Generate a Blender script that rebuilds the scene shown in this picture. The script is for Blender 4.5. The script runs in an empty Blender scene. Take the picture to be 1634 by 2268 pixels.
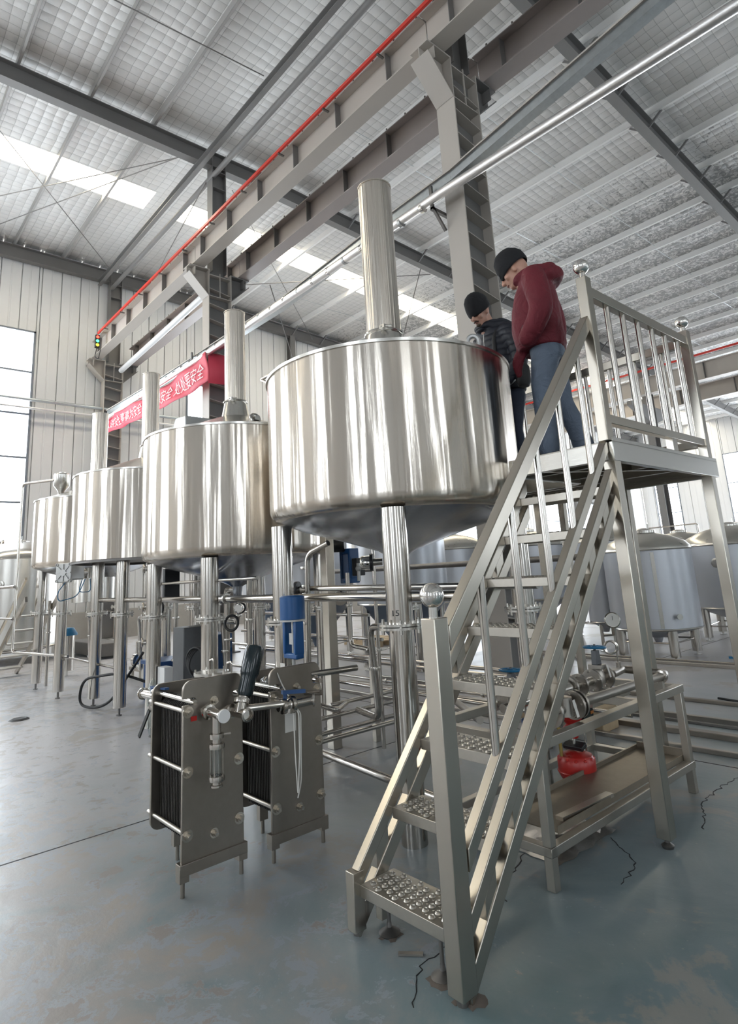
import bpy, bmesh, math, random
from mathutils import Vector, Matrix
random.seed(7)
S = bpy.context.scene
COL = S.collection
V = Vector
PI = math.pi
# ---------------------------------------------------------------- camera
FPX, YAW, PITCH, ROLL = 1330.16, math.radians(-48.2028), math.radians(12.2464), math.radians(-3.3697)
def cam_axes():
    cy, sy, cp, sp = math.cos(YAW), math.sin(YAW), math.cos(PITCH), math.sin(PITCH)
    f = V((sy*cp, cy*cp, sp)); r = V((cy, -sy, 0)); u = r.cross(f)
    c, s = math.cos(ROLL), math.sin(ROLL)
    return c*r + s*u, -s*r + c*u, f
cr, cu, cf = cam_axes()
cd = bpy.data.cameras.new('camera'); cam = bpy.data.objects.new('camera', cd); COL.objects.link(cam)
m = Matrix.Identity(4)
for i in range(3):
    m[i][0], m[i][1], m[i][2] = cr[i], cu[i], -cf[i]
m[0][3], m[1][3], m[2][3] = 0, 0, 1.6
cam.matrix_world = m
cd.sensor_fit = 'AUTO'; cd.sensor_width = 36; cd.lens = FPX*36/2268
cd.shift_y = -153.48/2268
cd.clip_start = .05; cd.clip_end = 300
S.camera = cam
# ---------------------------------------------------------------- light
W = bpy.data.worlds.new('overcast'); S.world = W; W.use_nodes = True
bg = W.node_tree.nodes['Background']
bg.inputs[0].default_value = (1, .975, .945, 1); bg.inputs[1].default_value = 9.0
S.view_settings.view_transform = 'Standard'; S.view_settings.look = 'None'
S.view_settings.gamma = 1; S.view_settings.use_curve_mapping = False
S.view_settings.exposure = 0.75
S.cycles.use_denoising = True
S.cycles.max_bounces = 10; S.cycles.diffuse_bounces = 6; S.cycles.glossy_bounces = 5
S.cycles.transparent_max_bounces = 12
S.cycles.caustics_reflective = False; S.cycles.caustics_refractive = False
S.cycles.sample_clamp_indirect = 8
def portal(c, normal, sx, sy):
    l = bpy.data.lights.new('window_portal', 'AREA'); l.shape = 'RECTANGLE'; l.size = sx; l.size_y = sy
    l.cycles.is_portal = True
    o = bpy.data.objects.new('window_portal', l); COL.objects.link(o)
    o.location = c; n = V(normal)
    up = V((0, 0, 1)) if abs(n.z) < .9 else V((1, 0, 0))
    z = -n; x = up.cross(z).normalized(); y = z.cross(x)
    o.rotation_euler = Matrix((x, y, z)).transposed().to_euler()
# ---------------------------------------------------------------- materials
def nt(name):
    mt = bpy.data.materials.new(name); mt.use_nodes = True
    t = mt.node_tree; return mt, t, t.nodes['Principled BSDF']
def N(t, typ, **k):
    n = t.nodes.new(typ)
    for a, b in k.items():
        if a.startswith('i_'):
            n.inputs[a[2:].replace('_', ' ')].default_value = b
        elif a == 'ins':
            for kk, vv in b.items(): n.inputs[kk].default_value = vv
        else: setattr(n, a, b)
    return n
def L(t, a, b): t.links.new(a, b)
def M(t, op, a, b=None, c=None):
    n = t.nodes.new('ShaderNodeMath'); n.operation = op
    for i, v in enumerate((a, b, c)):
        if v is None: continue
        if isinstance(v, (int, float)): n.inputs[i].default_value = v
        else: L(t, v, n.inputs[i])
    return n.outputs[0]
def ramp(t, fac, stops):
    r = t.nodes.new('ShaderNodeValToRGB'); e = r.color_ramp.elements
    while len(e) < len(stops): e.new(.5)
    for q, (p, c) in zip(e, stops):
        q.position = p; q.color = (c[0], c[1], c[2], 1) if not isinstance(c, (int, float)) else (c, c, c, 1)
    L(t, fac, r.inputs[0]); return r.outputs[0]
def mixc(t, fac, a, b):
    n = t.nodes.new('ShaderNodeMix'); n.data_type = 'RGBA'
    if isinstance(fac, (int, float)): n.inputs[0].default_value = fac
    else: L(t, fac, n.inputs[0])
    for i, v in ((6, a), (7, b)):
        if isinstance(v, tuple): n.inputs[i].default_value = (v[0], v[1], v[2], 1)
        else: L(t, v, n.inputs[i])
    return n.outputs[2]
def noise(t, vec, scale, detail=3, rough=.5, dist=0):
    n = N(t, 'ShaderNodeTexNoise', ins={'Scale': scale, 'Detail': detail, 'Roughness': rough, 'Distortion': dist})
    if vec is not None: L(t, vec, n.inputs['Vector'])
    return n.outputs[0]
def bump(t, p, h, strength=.3, dist=.01):
    b = N(t, 'ShaderNodeBump', ins={'Strength': strength, 'Distance': dist}); L(t, h, b.inputs['Height']); L(t, b.outputs[0], p.inputs['Normal'])
def objco(t, scale=(1, 1, 1)):
    c = t.nodes.new('ShaderNodeTexCoord'); mp = t.nodes.new('ShaderNodeMapping'); mp.inputs['Scale'].default_value = scale
    L(t, c.outputs['Object'], mp.inputs[0]); return mp.outputs[0]
def worldpos(t):
    g = t.nodes.new('ShaderNodeNewGeometry'); return g.outputs['Position']
def paint(name, col, rough=.5, var=.08, nscale=6, metal=0, bstr=0, spec=.5):
    mt, t, p = nt(name)
    nz = noise(t, objco(t), nscale, 4, .6)
    L(t, mixc(t, nz, tuple(c*(1-var) for c in col), tuple(min(1, c*(1+var)) for c in col)), p.inputs['Base Color'])
    L(t, M(t, 'MULTIPLY_ADD', nz, .15, rough-.075), p.inputs['Roughness'])
    p.inputs['Metallic'].default_value = metal; p.inputs['Specular IOR Level'].default_value = spec
    if bstr: bump(t, p, noise(t, objco(t), nscale*5, 3), bstr, .004)
    return mt
def steel(name, col=(.72, .70, .67), rough=.25, stretch=(3, 3, 60), var=.12, bstr=.05, aniso=0, rv=.16):
    mt, t, p = nt(name)
    nz = noise(t, objco(t, stretch), 4, 4, .6)
    L(t, mixc(t, nz, tuple(c*(1-var) for c in col), tuple(min(1, c*(1+var*.6)) for c in col)), p.inputs['Base Color'])
    L(t, M(t, 'MULTIPLY_ADD', nz, rv, rough-rv/2), p.inputs['Roughness'])
    p.inputs['Metallic'].default_value = 1
    if aniso:
        p.inputs['Anisotropic'].default_value = aniso
        tg = N(t, 'ShaderNodeTangent', direction_type='RADIAL', axis='Z'); L(t, tg.outputs[0], p.inputs['Tangent'])
    if bstr: bump(t, p, nz, bstr, .003)
    return mt
def tank_steel(name, rough=.2, col=(.76, .73, .69)):
    """polished vessel plate: mirror broken by fine up-and-down polishing streaks"""
    mt, t, p = nt(name)
    c = t.nodes.new('ShaderNodeTexCoord'); s = t.nodes.new('ShaderNodeSeparateXYZ'); L(t, c.outputs['Object'], s.inputs[0])
    a = M(t, 'ARCTAN2', s.outputs[1], s.outputs[0])
    cx, sx = M(t, 'COSINE', a), M(t, 'SINE', a)
    cmb = t.nodes.new('ShaderNodeCombineXYZ'); L(t, M(t, 'MULTIPLY', cx, 1.0), cmb.inputs[0]); L(t, M(t, 'MULTIPLY', sx, 1.0), cmb.inputs[1]); L(t, M(t, 'MULTIPLY', s.outputs[2], .05), cmb.inputs[2])
    wide = noise(t, cmb.outputs[0], 7, 2, .45); fine = noise(t, cmb.outputs[0], 60, 4, .7)
    L(t, mixc(t, fine, tuple(x*.92 for x in col), tuple(min(1, x*1.06) for x in col)), p.inputs['Base Color'])
    L(t, M(t, 'MULTIPLY_ADD', fine, .06, rough-.03), p.inputs['Roughness'])
    p.inputs['Metallic'].default_value = 1
    p.inputs['Anisotropic'].default_value = .9; p.inputs['Anisotropic Rotation'].default_value = .25
    tg = N(t, 'ShaderNodeTangent', direction_type='RADIAL', axis='Z'); L(t, tg.outputs[0], p.inputs['Tangent'])
    h = M(t, 'ADD', wide, M(t, 'MULTIPLY', fine, .03))
    bump(t, p, h, .42, .03)
    return mt
MAT = {}
MAT['tank'] = tank_steel('polished_vessel_steel', .22, (.66, .605, .535))
MAT['steel'] = steel('brushed_stainless', (.60, .58, .54), .24)
MAT['pipe'] = steel('pipe_stainless', (.54, .51, .47), .18, (4, 4, .5), .06, 0, rv=.06)
MAT['tube'] = steel('square_tube_stainless', (.53, .49, .43), .25, (2.5, 2.5, 1), .05, 0, rv=.05)
MAT['plate'] = steel('worn_plate_steel', (.31, .28, .245), .42, (2, 6, 6), .15, .05)
MAT['dark_steel'] = steel('dull_dark_steel', (.22, .21, .20), .5, (5, 5, 5), .2, .1)
MAT['chrome'] = steel('mirror_chrome', (.82, .80, .77), .05, (1, 1, 1), .02, 0)
MAT['dish'] = steel('bare_dish_steel', (.42, .45, .5), .2, (3, 3, 3), .15, .35)
MAT['galv'] = steel('galvanised_sheet', (.62, .66, .68), .32, (4, 4, 4), .2, .05)
MAT['foil'] = steel('crumpled_foil_wrap', (.88, .86, .85), .38, (14, 14, 14), .1, .6)
MAT['tread'] = steel('perforated_tread_steel', (.50, .47, .42), .34, (8, 30, 8), .12, .04)
MAT['far_tank'] = steel('film_wrapped_steel', (.50, .54, .60), .42, (3, 3, 1), .08, .05)
MAT['far_dome'] = steel('satin_dome_steel', (.62, .60, .55), .3, (3, 3, 3), .08, .03)
MAT['film'] = paint('blue_grey_film', (.55, .57, .61), .35, .06, 3, .45)
MAT['cone_blue'] = paint('dark_blue_film', (.12, .16, .22), .35, .08, 3, .4)
MAT['frame_grey'] = paint('frame_grey_paint', (.185, .178, .172), .55, .1, 2.5, 0, .05)
MAT['frame_beige'] = paint('frame_beige_paint', (.47, .43, .385), .5, .06, 2, 0, .05)
MAT['purlin_white'] = paint('purlin_white_paint', (.83, .82, .80), .5, .05, 3)
MAT['wall'] = paint('white_wall_sheet', (.72, .72, .715), .45, .04, .8)
MAT['window_frame'] = paint('grey_window_frame', (.20, .22, .25), .5, .05)
MAT['red_rail'] = paint('red_plastic_rail', (.62, .045, .03), .4, .06)
MAT['black'] = paint('black_plastic', (.018, .019, .021), .4, .2)
MAT['rubber'] = paint('black_rubber', (.014, .014, .015), .6, .2)
MAT['darkgreen'] = paint('dark_green_black_enamel', (.012, .022, .026), .16, .2)
MAT['blue'] = paint('blue_enamel', (.012, .09, .27), .3, .08)
MAT['wheel_blue'] = paint('blue_handwheel_paint', (.02, .17, .34), .4, .1)
MAT['bluebox'] = paint('blue_plastic', (.03, .085, .22), .45, .1)
MAT['red'] = paint('red_enamel', (.50, .025, .02), .3, .12)
MAT['brass'] = steel('dull_brass', (.45, .33, .12), .35, (4, 4, 4), .2, .05)
MAT['iron'] = paint('grey_cast_iron', (.13, .135, .14), .5, .2, 14, .3, .3)
MAT['alum'] = paint('bare_aluminium', (.46, .46, .45), .4, .1, 10, .6)
MAT['white'] = paint('white_plastic', (.78, .78, .77), .4, .03)
MAT['tag'] = paint('card_tag', (.75, .73, .68), .7, .05)
MAT['orange'] = paint('orange_label', (.6, .2, .04), .6, .05)
MAT['cable'] = paint('white_cable_sheath', (.72, .70, .66), .5, .05)
MAT['wood'] = paint('pale_pallet_wood', (.46, .35, .22), .7, .2, 12)
MAT['dirt'] = paint('wet_brown_grit', (.14, .115, .095), .8, .3, 30)
MAT['conc'] = paint('bare_concrete', (.35, .33, .30), .8, .15, 5, 0, .2)
def glass_mat(name, tint=(.9, .95, 1), gl=.08):
    mt = bpy.data.materials.new(name); mt.use_nodes = True; t = mt.node_tree; t.nodes.clear()
    o = t.nodes.new('ShaderNodeOutputMaterial'); mx = t.nodes.new('ShaderNodeMixShader'); tr = t.nodes.new('ShaderNodeBsdfTransparent'); g = t.nodes.new('ShaderNodeBsdfGlossy')
    tr.inputs[0].default_value = (*tint, 1); g.inputs['Roughness'].default_value = .05; mx.inputs[0].default_value = gl
    L(t, tr.outputs[0], mx.inputs[1]); L(t, g.outputs[0], mx.inputs[2]); L(t, mx.outputs[0], o.inputs[0]); return mt
MAT['glass'] = glass_mat('window_glass')
MAT['sightglass'] = glass_mat('sight_glass', (.88, .92, .92), .14)
MAT['skylight'] = glass_mat('frosted_skylight_sheet', (1, .93, .76), .04)
def emit_mat(name, col, st):
    mt, t, p = nt(name); p.inputs['Base Color'].default_value = (*col, 1); p.inputs['Emission Color'].default_value = (*col, 1); p.inputs['Emission Strength'].default_value = st; return mt
MAT['lamp_red'] = emit_mat('lit_red_lamp', (1, .05, .03), 3); MAT['lamp_green'] = emit_mat('lit_green_lamp', (.05, .9, .35), 3); MAT['lamp_yellow'] = emit_mat('lit_amber_lamp', (1, .65, .03), 2.5)
def floor_mat():
    mt, t, p = nt('worn_epoxy_floor'); P = worldpos(t)
    big = noise(t, P, .35, 4, .6); mid = noise(t, P, 1.4, 6, .65, .6); fine = noise(t, P, 9, 5, .7)
    teal = mixc(t, ramp(t, big, [(.3, 0.0), (.7, 1.0)]), (.125, .20, .21), (.19, .26, .275))
    grey = mixc(t, mid, (.41, .41, .43), (.53, .52, .535))
    s = t.nodes.new('ShaderNodeSeparateXYZ'); L(t, P, s.inputs[0])
    # grey wear, with the far floor's window sheen painted into the same grey
    wear_sheen = M(t, 'ADD', M(t, 'MULTIPLY', s.outputs[0], -.16), M(t, 'MULTIPLY', mid, .9))
    wear_sheen = M(t, 'ADD', M(t, 'ADD', wear_sheen, M(t, 'MULTIPLY', big, .7)), M(t, 'MULTIPLY', s.outputs[1], .055))
    base = mixc(t, ramp(t, wear_sheen, [(.95, 0.0), (1.9, 1.0)]) if False else ramp(t, M(t, 'MULTIPLY', wear_sheen, .4), [(.44, 0.0), (.78, 1.0)]), teal, grey)
    br = M(t, 'ADD', M(t, 'MULTIPLY', s.outputs[1], -.22), M(t, 'ADD', mid, M(t, 'MULTIPLY', fine, .35)))
    base = mixc(t, ramp(t, br, [(.24, 0.0), (.52, .8)]), base, (.36, .315, .28))
    flake = ramp(t, M(t, 'ADD', M(t, 'MULTIPLY', mid, .8), M(t, 'MULTIPLY', fine, .25)), [(.575, 0.0), (.61, .6), (.72, .5)])
    base = mixc(t, flake, base, (.36, .33, .285))
    # paint chips: flat pale flakes with sharp edges, thickest by the viewer's left
    chip = noise(t, P, 5.5, 8, .72, .5); cg = M(t, 'ADD', M(t, 'MULTIPLY', s.outputs[1], -.05), M(t, 'MULTIPLY', s.outputs[0], -.012))
    cm = M(t, 'ADD', M(t, 'ADD', chip, M(t, 'MULTIPLY', big, .35)), cg)
    base = mixc(t, ramp(t, cm, [(.70, 0.0), (.715, .75), (.80, .6)]), base, (.33, .37, .42)); base = mixc(t, ramp(t, M(t, 'ADD', M(t, 'SUBTRACT', chip, M(t, 'MULTIPLY', mid, .6)), cg), [(.27, 0.0), (.30, .7)]), base, (.30, .25, .205))
    sp = N(t, 'ShaderNodeTexVoronoi', ins={'Scale': 22.0}); L(t, P, sp.inputs['Vector'])
    spk = ramp(t, M(t, 'ADD', sp.outputs[0], M(t, 'MULTIPLY', fine, .5)), [(.28, .5), (.34, 0.0)])
    base = mixc(t, spk, base, (.38, .365, .33))
    L(t, base, p.inputs['Base Color'])
    L(t, M(t, 'ADD', M(t, 'MULTIPLY', mid, .36), .18), p.inputs['Roughness'])
    p.inputs['Specular IOR Level'].default_value = .5
    bump(t, p, M(t, 'ADD', mid, M(t, 'MULTIPLY', fine, .35)), .3, .014); return mt
MAT['floor'] = floor_mat()
def ceil_mat():
    mt, t, p = nt('foil_faced_quilt'); P = worldpos(t); s = t.nodes.new('ShaderNodeSeparateXYZ'); L(t, P, s.inputs[0])
    wob = noise(t, P, 1.3, 3, .5)
    def line(axis, step, w):
        u = M(t, 'ADD', M(t, 'DIVIDE', s.outputs[axis], step), M(t, 'MULTIPLY', wob, .35))
        return M(t, 'ABSOLUTE', M(t, 'SUBTRACT', M(t, 'FRACT', u), .5)), w
    lx, _ = line(0, .24, 0); ly, _ = line(1, .24, 0)
    mx = M(t, 'MAXIMUM', lx, ly)
    wire = ramp(t, mx, [(.47, 0.0), (.488, .7)])
    crk = N(t, 'ShaderNodeTexNoise', ins={'Scale': 5.0, 'Detail': 6.0, 'Roughness': .7, 'Distortion': 1.6}); L(t, P, crk.inputs['Vector'])
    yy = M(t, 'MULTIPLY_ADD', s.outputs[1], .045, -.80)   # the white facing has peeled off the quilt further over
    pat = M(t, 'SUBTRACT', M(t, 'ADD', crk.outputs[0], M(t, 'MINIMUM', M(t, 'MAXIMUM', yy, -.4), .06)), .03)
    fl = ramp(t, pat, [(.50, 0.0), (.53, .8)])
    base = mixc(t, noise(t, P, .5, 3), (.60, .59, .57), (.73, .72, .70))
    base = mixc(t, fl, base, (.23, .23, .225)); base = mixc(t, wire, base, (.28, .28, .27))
    L(t, base, p.inputs['Base Color']); p.inputs['Roughness'].default_value = .45; p.inputs['Metallic'].default_value = .0
    h = M(t, 'ADD', M(t, 'MULTIPLY', M(t, 'MULTIPLY', lx, lx), -4), M(t, 'MULTIPLY', M(t, 'MULTIPLY', ly, ly), -4))
    h = M(t, 'ADD', h, M(t, 'MULTIPLY', noise(t, P, 5, 4), .9)); bump(t, p, h, .35, .035); return mt
MAT['ceiling'] = ceil_mat()
MAT['pack'] = paint('dark_plate_edges', (.035, .031, .028), .5, .25, 25, .4, .3)
MAT['bench'] = steel('bench_tube_steel', (.48, .45, .40), .36, (3, 3, 1.5), .08, 0, rv=.06); MAT['tray'] = steel('stained_tray_steel', (.33, .29, .235), .5, (4, 4, 4), .3, .06)
MAT['pipe_dull'] = steel('dull_pipe_steel', (.42, .39, .35), .36, (6, 6, 3), .12, .02, rv=.08)
MAT['banner'] = paint('red_banner_cloth', (.68, .06, .10), .6, .06, 3)
MAT['banner_ink'] = paint('white_banner_ink', (.85, .72, .72), .6, .05)
MAT['crane_dark'] = paint('pinkish_grey_paint', (.36, .315, .295), .5, .08, 2)
# ---------------------------------------------------------------- mesh helper
class MB:
    def __init__(s): s.v = []; s.f = []
    def add(s, vs, fs):
        o = len(s.v); s.v += [tuple(q) for q in vs]; s.f += [tuple(i+o for i in f) for f in fs]; return s
    def box(s, c, d, mat=None):
        x, y, z = (q/2 for q in d); vs = [V((a*x, b*y, e*z)) for a in (-1, 1) for b in (-1, 1) for e in (-1, 1)]
        if mat is not None: vs = [mat @ q for q in vs]
        vs = [q+V(c) for q in vs]
        return s.add(vs, [(0, 1, 3, 2), (4, 6, 7, 5), (0, 4, 5, 1), (2, 3, 7, 6), (0, 2, 6, 4), (1, 5, 7, 3)])
    def b2(s, lo, hi):
        return s.box([(a+b)/2 for a, b in zip(lo, hi)], [abs(b-a) for a, b in zip(lo, hi)])
    def bar(s, p, q, w, h, up=(0, 0, 1)):
        """rectangular bar p->q, w across, h along up"""
        p, q = V(p), V(q); d = (q-p); l = d.length; d.normalize(); u = V(up); x = d.cross(u)
        if x.length < 1e-4: x = d.cross(V((1, 0, 0)))
        x.normalize(); u = x.cross(d).normalized()
        m3 = Matrix((d, x, u)).transposed()
        return s.box((p+q)/2, (l, w, h), m3)
    def tube(s, pts, r, n=10, cap=True, closed=False, r2=None):
        P = [V(q) for q in pts]; k = len(P); rings = []; prev = None
        for i, c in enumerate(P):
            if closed: d = P[(i+1) % k]-P[i-1]
            else: d = P[min(i+1, k-1)]-P[max(i-1, 0)]
            d.normalize()
            if prev is None:
                a = V((0, 0, 1)) if abs(d.z) < .9 else V((1, 0, 0)); x = d.cross(a).normalized()
            else:
                x = prev-d*prev.dot(d); x = x.normalized() if x.length > 1e-5 else d.orthogonal().normalized()
            prev = x; y = d.cross(x); rr = r if r2 is None else r+(r2-r)*i/(k-1)
            rings.append([c+(x*math.cos(2*PI*j/n)+y*math.sin(2*PI*j/n))*rr for j in range(n)])
        vs = [q for rg in rings for q in rg]; fs = []
        for i in range(k if closed else k-1):
            a, b = i*n, ((i+1) % k)*n
            for j in range(n): fs.append((a+j, a+(j+1) % n, b+(j+1) % n, b+j))
        if cap and not closed: fs += [tuple(range(n))[::-1], tuple(range((k-1)*n, k*n))]
        return s.add(vs, fs)
    def cyl(s, p, q, r, n=16, r2=None): return s.tube([p, q], r, n, r2=r2)
    def lathe(s, prof, c=(0, 0, 0), n=32, axis=(0, 0, 1), cap=False):
        a = V(axis).normalized(); x = a.orthogonal().normalized() if abs(a.z) < .99 else V((1, 0, 0)); y = a.cross(x); vs = []
        for r, h in prof:
            for j in range(n):
                t = 2*PI*j/n; vs.append(V(c)+(x*math.cos(t)+y*math.sin(t))*r+a*h)
        fs = []
        for i in range(len(prof)-1):
            for j in range(n): fs.append((i*n+j, i*n+(j+1) % n, (i+1)*n+(j+1) % n, (i+1)*n+j))
        if cap: fs += [tuple(range(n))[::-1], tuple(range((len(prof)-1)*n, len(prof)*n))]
        return s.add(vs, fs)
    def ball(s, c, r, n=20, m=12, sc=(1, 1, 1)):
        vs = []; fs = []
        for i in range(m+1):
            ph = PI*i/m
            for j in range(n):
                t = 2*PI*j/n; vs.append(V(c)+V((math.sin(ph)*math.cos(t)*r*sc[0], math.sin(ph)*math.sin(t)*r*sc[1], math.cos(ph)*r*sc[2])))
        for i in range(m):
            for j in range(n): fs.append((i*n+j, (i+1)*n+j, (i+1)*n+(j+1) % n, i*n+(j+1) % n))
        return s.add(vs, fs)
    def torus(s, c, R, r, axis=(0, 0, 1), n=28, k=8):
        a = V(axis).normalized(); x = a.orthogonal().normalized(); y = a.cross(x)
        return s.tube([V(c)+(x*math.cos(2*PI*i/n)+y*math.sin(2*PI*i/n))*R for i in range(n)], r, k, closed=True)
    def prism(s, poly, lo, hi, axis='x'):
        n = len(poly); f = {'x': lambda a, b, h: (h, a, b), 'y': lambda a, b, h: (a, h, b), 'z': lambda a, b, h: (a, b, h)}[axis]
        vs = [f(a, b, lo) for a, b in poly]+[f(a, b, hi) for a, b in poly]
        return s.add(vs, [tuple(range(n))[::-1], tuple(range(n, 2*n))]+[(i, (i+1) % n, n+(i+1) % n, n+i) for i in range(n)])
    def mesh(s, name, off=(0, 0, 0), smooth=True, ang=38):
        me = bpy.data.meshes.new(name); o = V(off); me.from_pydata([tuple(V(q)-o) for q in s.v], [], s.f)
        bm = bmesh.new(); bm.from_mesh(me); bmesh.ops.remove_doubles(bm, verts=bm.verts, dist=1e-5); bmesh.ops.recalc_face_normals(bm, faces=bm.faces); bm.to_mesh(me); bm.free()
        if smooth:
            me.polygons.foreach_set('use_smooth', [True]*len(me.polygons)); me.set_sharp_from_angle(angle=math.radians(ang))
        return me
ORI = {}
def thing(name, label, cat, loc=(0, 0, 0), group=None, kind=None):
    o = bpy.data.objects.new(name, None); COL.objects.link(o); o.location = loc; o.empty_display_size = .1
    o['label'] = label; o['category'] = cat
    if group: o['group'] = group
    if kind: o['kind'] = kind
    ORI[o.name] = V(loc); return o
def part(name, mb, mat, parent=None, label=None, bevel=0, kind=None, local=False):
    off = ORI.get(parent.name, V((0, 0, 0))) if parent is not None and not local else V((0, 0, 0))
    me = mb if isinstance(mb, bpy.types.Mesh) else mb.mesh(name, off)
    if not me.materials: me.materials.append(MAT[mat] if isinstance(mat, str) else mat)
    o = bpy.data.objects.new(name, me); COL.objects.link(o)
    if parent is not None: o.parent = parent; ORI[o.name] = off
    if label: o['label'] = label
    if kind: o['kind'] = kind
    if bevel:
        b = o.modifiers.new('edge', 'BEVEL'); b.width = bevel; b.segments = 2; b.limit_method = 'ANGLE'; b.angle_limit = math.radians(40)
    return o
def solo(name, mb, mat, label, cat, group=None, loc=None, bevel=0, kind=None):
    """a thing that is one mesh; its origin sits at loc"""
    loc = V(loc) if loc is not None else V((0, 0, 0))
    me = mb.mesh(name, loc); me.materials.append(MAT[mat] if isinstance(mat, str) else mat)
    o = bpy.data.objects.new(name, me); COL.objects.link(o); o.location = loc; o['label'] = label; o['category'] = cat; ORI[o.name] = loc
    if group: o['group'] = group
    if kind: o['kind'] = kind
    if bevel:
        b = o.modifiers.new('edge', 'BEVEL'); b.width = bevel; b.segments = 2; b.limit_method = 'ANGLE'; b.angle_limit = math.radians(40)
    return o
def struct(name, mb, mat, parent=None, label=None, bevel=0):
    o = part(name, mb, mat, parent, label, bevel)
    if parent is None: o['kind'] = 'structure'; ORI[o.name] = V((0, 0, 0))
    return o
def copy_tree(o, loc=None, parent=None, label=None):
    c = o.copy(); COL.objects.link(c); c.parent = parent
    if loc is not None: c.location = loc; ORI[c.name] = V(loc)
    if label: c['label'] = label
    for ch in o.children: copy_tree(ch, None, c)
    return c
def bend(pts, r, k=5):
    """polyline with its inner corners rounded"""
    P = [V(q) for q in pts]; out = [P[0]]
    for i in range(1, len(P)-1):
        a, b, c = P[i-1], P[i], P[i+1]; d1 = (a-b); d2 = (c-b); q = min(r, d1.length*.48, d2.length*.48)
        p1 = b+d1.normalized()*q; p2 = b+d2.normalized()*q
        for j in range(k+1):
            t = j/k; out.append(p1*(1-t)**2+b*2*t*(1-t)+p2*t*t)
    out.append(P[-1]); return out
# ================================================================= the hall
X0, X1, YN, YF = -21.4, 19.6, -13.5, 48.0
BAYS = [-21.4, -13.2, -5.0, 3.2, 11.4]
def rz(y): return 13.2-.05*max(0, y-8)
fl = struct('floor', MB().b2((X0-1, YN-1, -.2), (X1+1, YF+1, 0)), 'floor', label='teal and grey painted concrete floor with wear')
mb = MB(); 
for x in (-14.3, -4.62, 2.1): mb.b2((x-.006, YN, -.01), (x+.006, YF, .0015))
for y in (-4, 5.3, 14): mb.b2((X0, y-.006, -.01), (X1, y+.006, .0015))
part('floor_joint', mb, 'rubber', fl, 'dark saw cut joint')
def crack(pts, w=.004):
    b = MB(); fine = [V((*pts[0], 0))]
    for p, q in zip(pts, pts[1:]):
        n = max(2, int((V(q)-V(p)).length/.03))
        for i in range(1, n+1):
            c = V(p).lerp(V(q), i/n); fine.append(V((c.x+random.uniform(-.014, .014), c.y+random.uniform(-.014, .014), 0)))
    for p, q in zip(fine, fine[1:]): b.bar(p+V((0, 0, .0005)), q+V((0, 0, .0005)), w*random.uniform(.5, 1.4), .002)
    part('crack', b, 'rubber', fl, 'jagged dark crack in the paint')
crack([(-1.95, 1.8), (-2.11, 2.02), (-2.11, 2.15), (-2.02, 2.3)]); crack([(-2.36, 3.11), (-2.25, 2.78), (-2.13, 2.62)], .006)
crack([(-1.75, 4.05), (-1.91, 4.49), (-1.92, 4.86), (-1.9, 5.11), (-1.7, 5.6)], .005); crack([(-2.1, 3.6), (-1.86, 3.4), (-1.8, 3.15)], .004)
# ---- ceiling with skylight strip
SKY = [(-17.0, -15.95)]
cl = thing('ceiling', 'white foil faced insulation quilt under the hall roof', 'ceiling', (0, 0, 0), kind='structure')
def roof(xa, xb, ya=YN, yb=YF):
    b = MB(); ys = [ya, 8, yb] if ya < 8 < yb else [ya, yb]
    for y0, y1 in zip(ys, ys[1:]):
        z0, z1 = rz(y0), rz(y1)
        b.add([(xa, y0, z0), (xb, y0, z0), (xb, y1, z1), (xa, y1, z1), (xa, y0, z0+.15), (xb, y0, z0+.15), (xb, y1, z1+.15), (xa, y1, z1+.15)],
              [(0, 1, 2, 3), (7, 6, 5, 4), (0, 4, 5, 1), (2, 6, 7, 3), (1, 5, 6, 2), (0, 3, 7, 4)])
    return b
edges = [X0-.5]+[e for s in SKY for e in s]+[X1+.5]
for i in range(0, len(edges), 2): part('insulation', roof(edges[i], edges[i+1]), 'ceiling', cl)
GAPS = [(6.28, 7.22)]
PY = [2.0-1.53*k for k in range(10, 0, -1)]+[2.0, 3.53, 5.05]+[8.35, 9.92]+[11.48+1.6*k for k in range(23)]
for xa, xb in SKY:
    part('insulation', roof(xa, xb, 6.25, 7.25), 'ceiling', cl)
    b = MB(); bf = MB()
    for y0, y1 in ((YN, 6.25), (7.25, YF)):
        cuts = [y0]+[y for y in PY if y0 < y < y1]+[y1]
        for a, c in zip(cuts, cuts[1:]):
            b = MB(); z0, z1 = rz(a)+.1, rz(c)+.1
            b.add([(xa, a, z0), (xb, a, z0), (xb, c, z1), (xa, c, z1)], [(0, 1, 2, 3)])
            part('skylight_sheet', b, 'skylight', cl)
    portal(((xa+xb)/2, (YN+YF)/2, 13.4 if False else 13.33), (0, 0, -1), YF-YN, xb-xa) if False else None
# ---- purlins
pm = {}
for y in PY:
    z = rz(y)-.2; wide = y > 6
    b = MB().b2((X0, -.035, 0), (X1, -.029, .2)).b2((X0, -.035, 0), (X1, .045, .006)).b2((X0, .04, 0), (X1, .046, .03)) if wide else MB().b2((X0, -.03, 0), (X1, .03, .006)).b2((X0, -.03, 0), (X1, -.024, .2)).b2((X0, .024, 0), (X1, .03, .03))
    key = 'purlin_white' if wide else 'frame_grey'
    if key not in pm: pm[key] = b.mesh('purlin'); pm[key].materials.append(MAT['purlin_white'] if wide else paint('purlin_grey_paint', (.36, .35, .335), .5, .05))
    o = part('purlin', pm[key], key, cl); o.location = (0, y, z)
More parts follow.
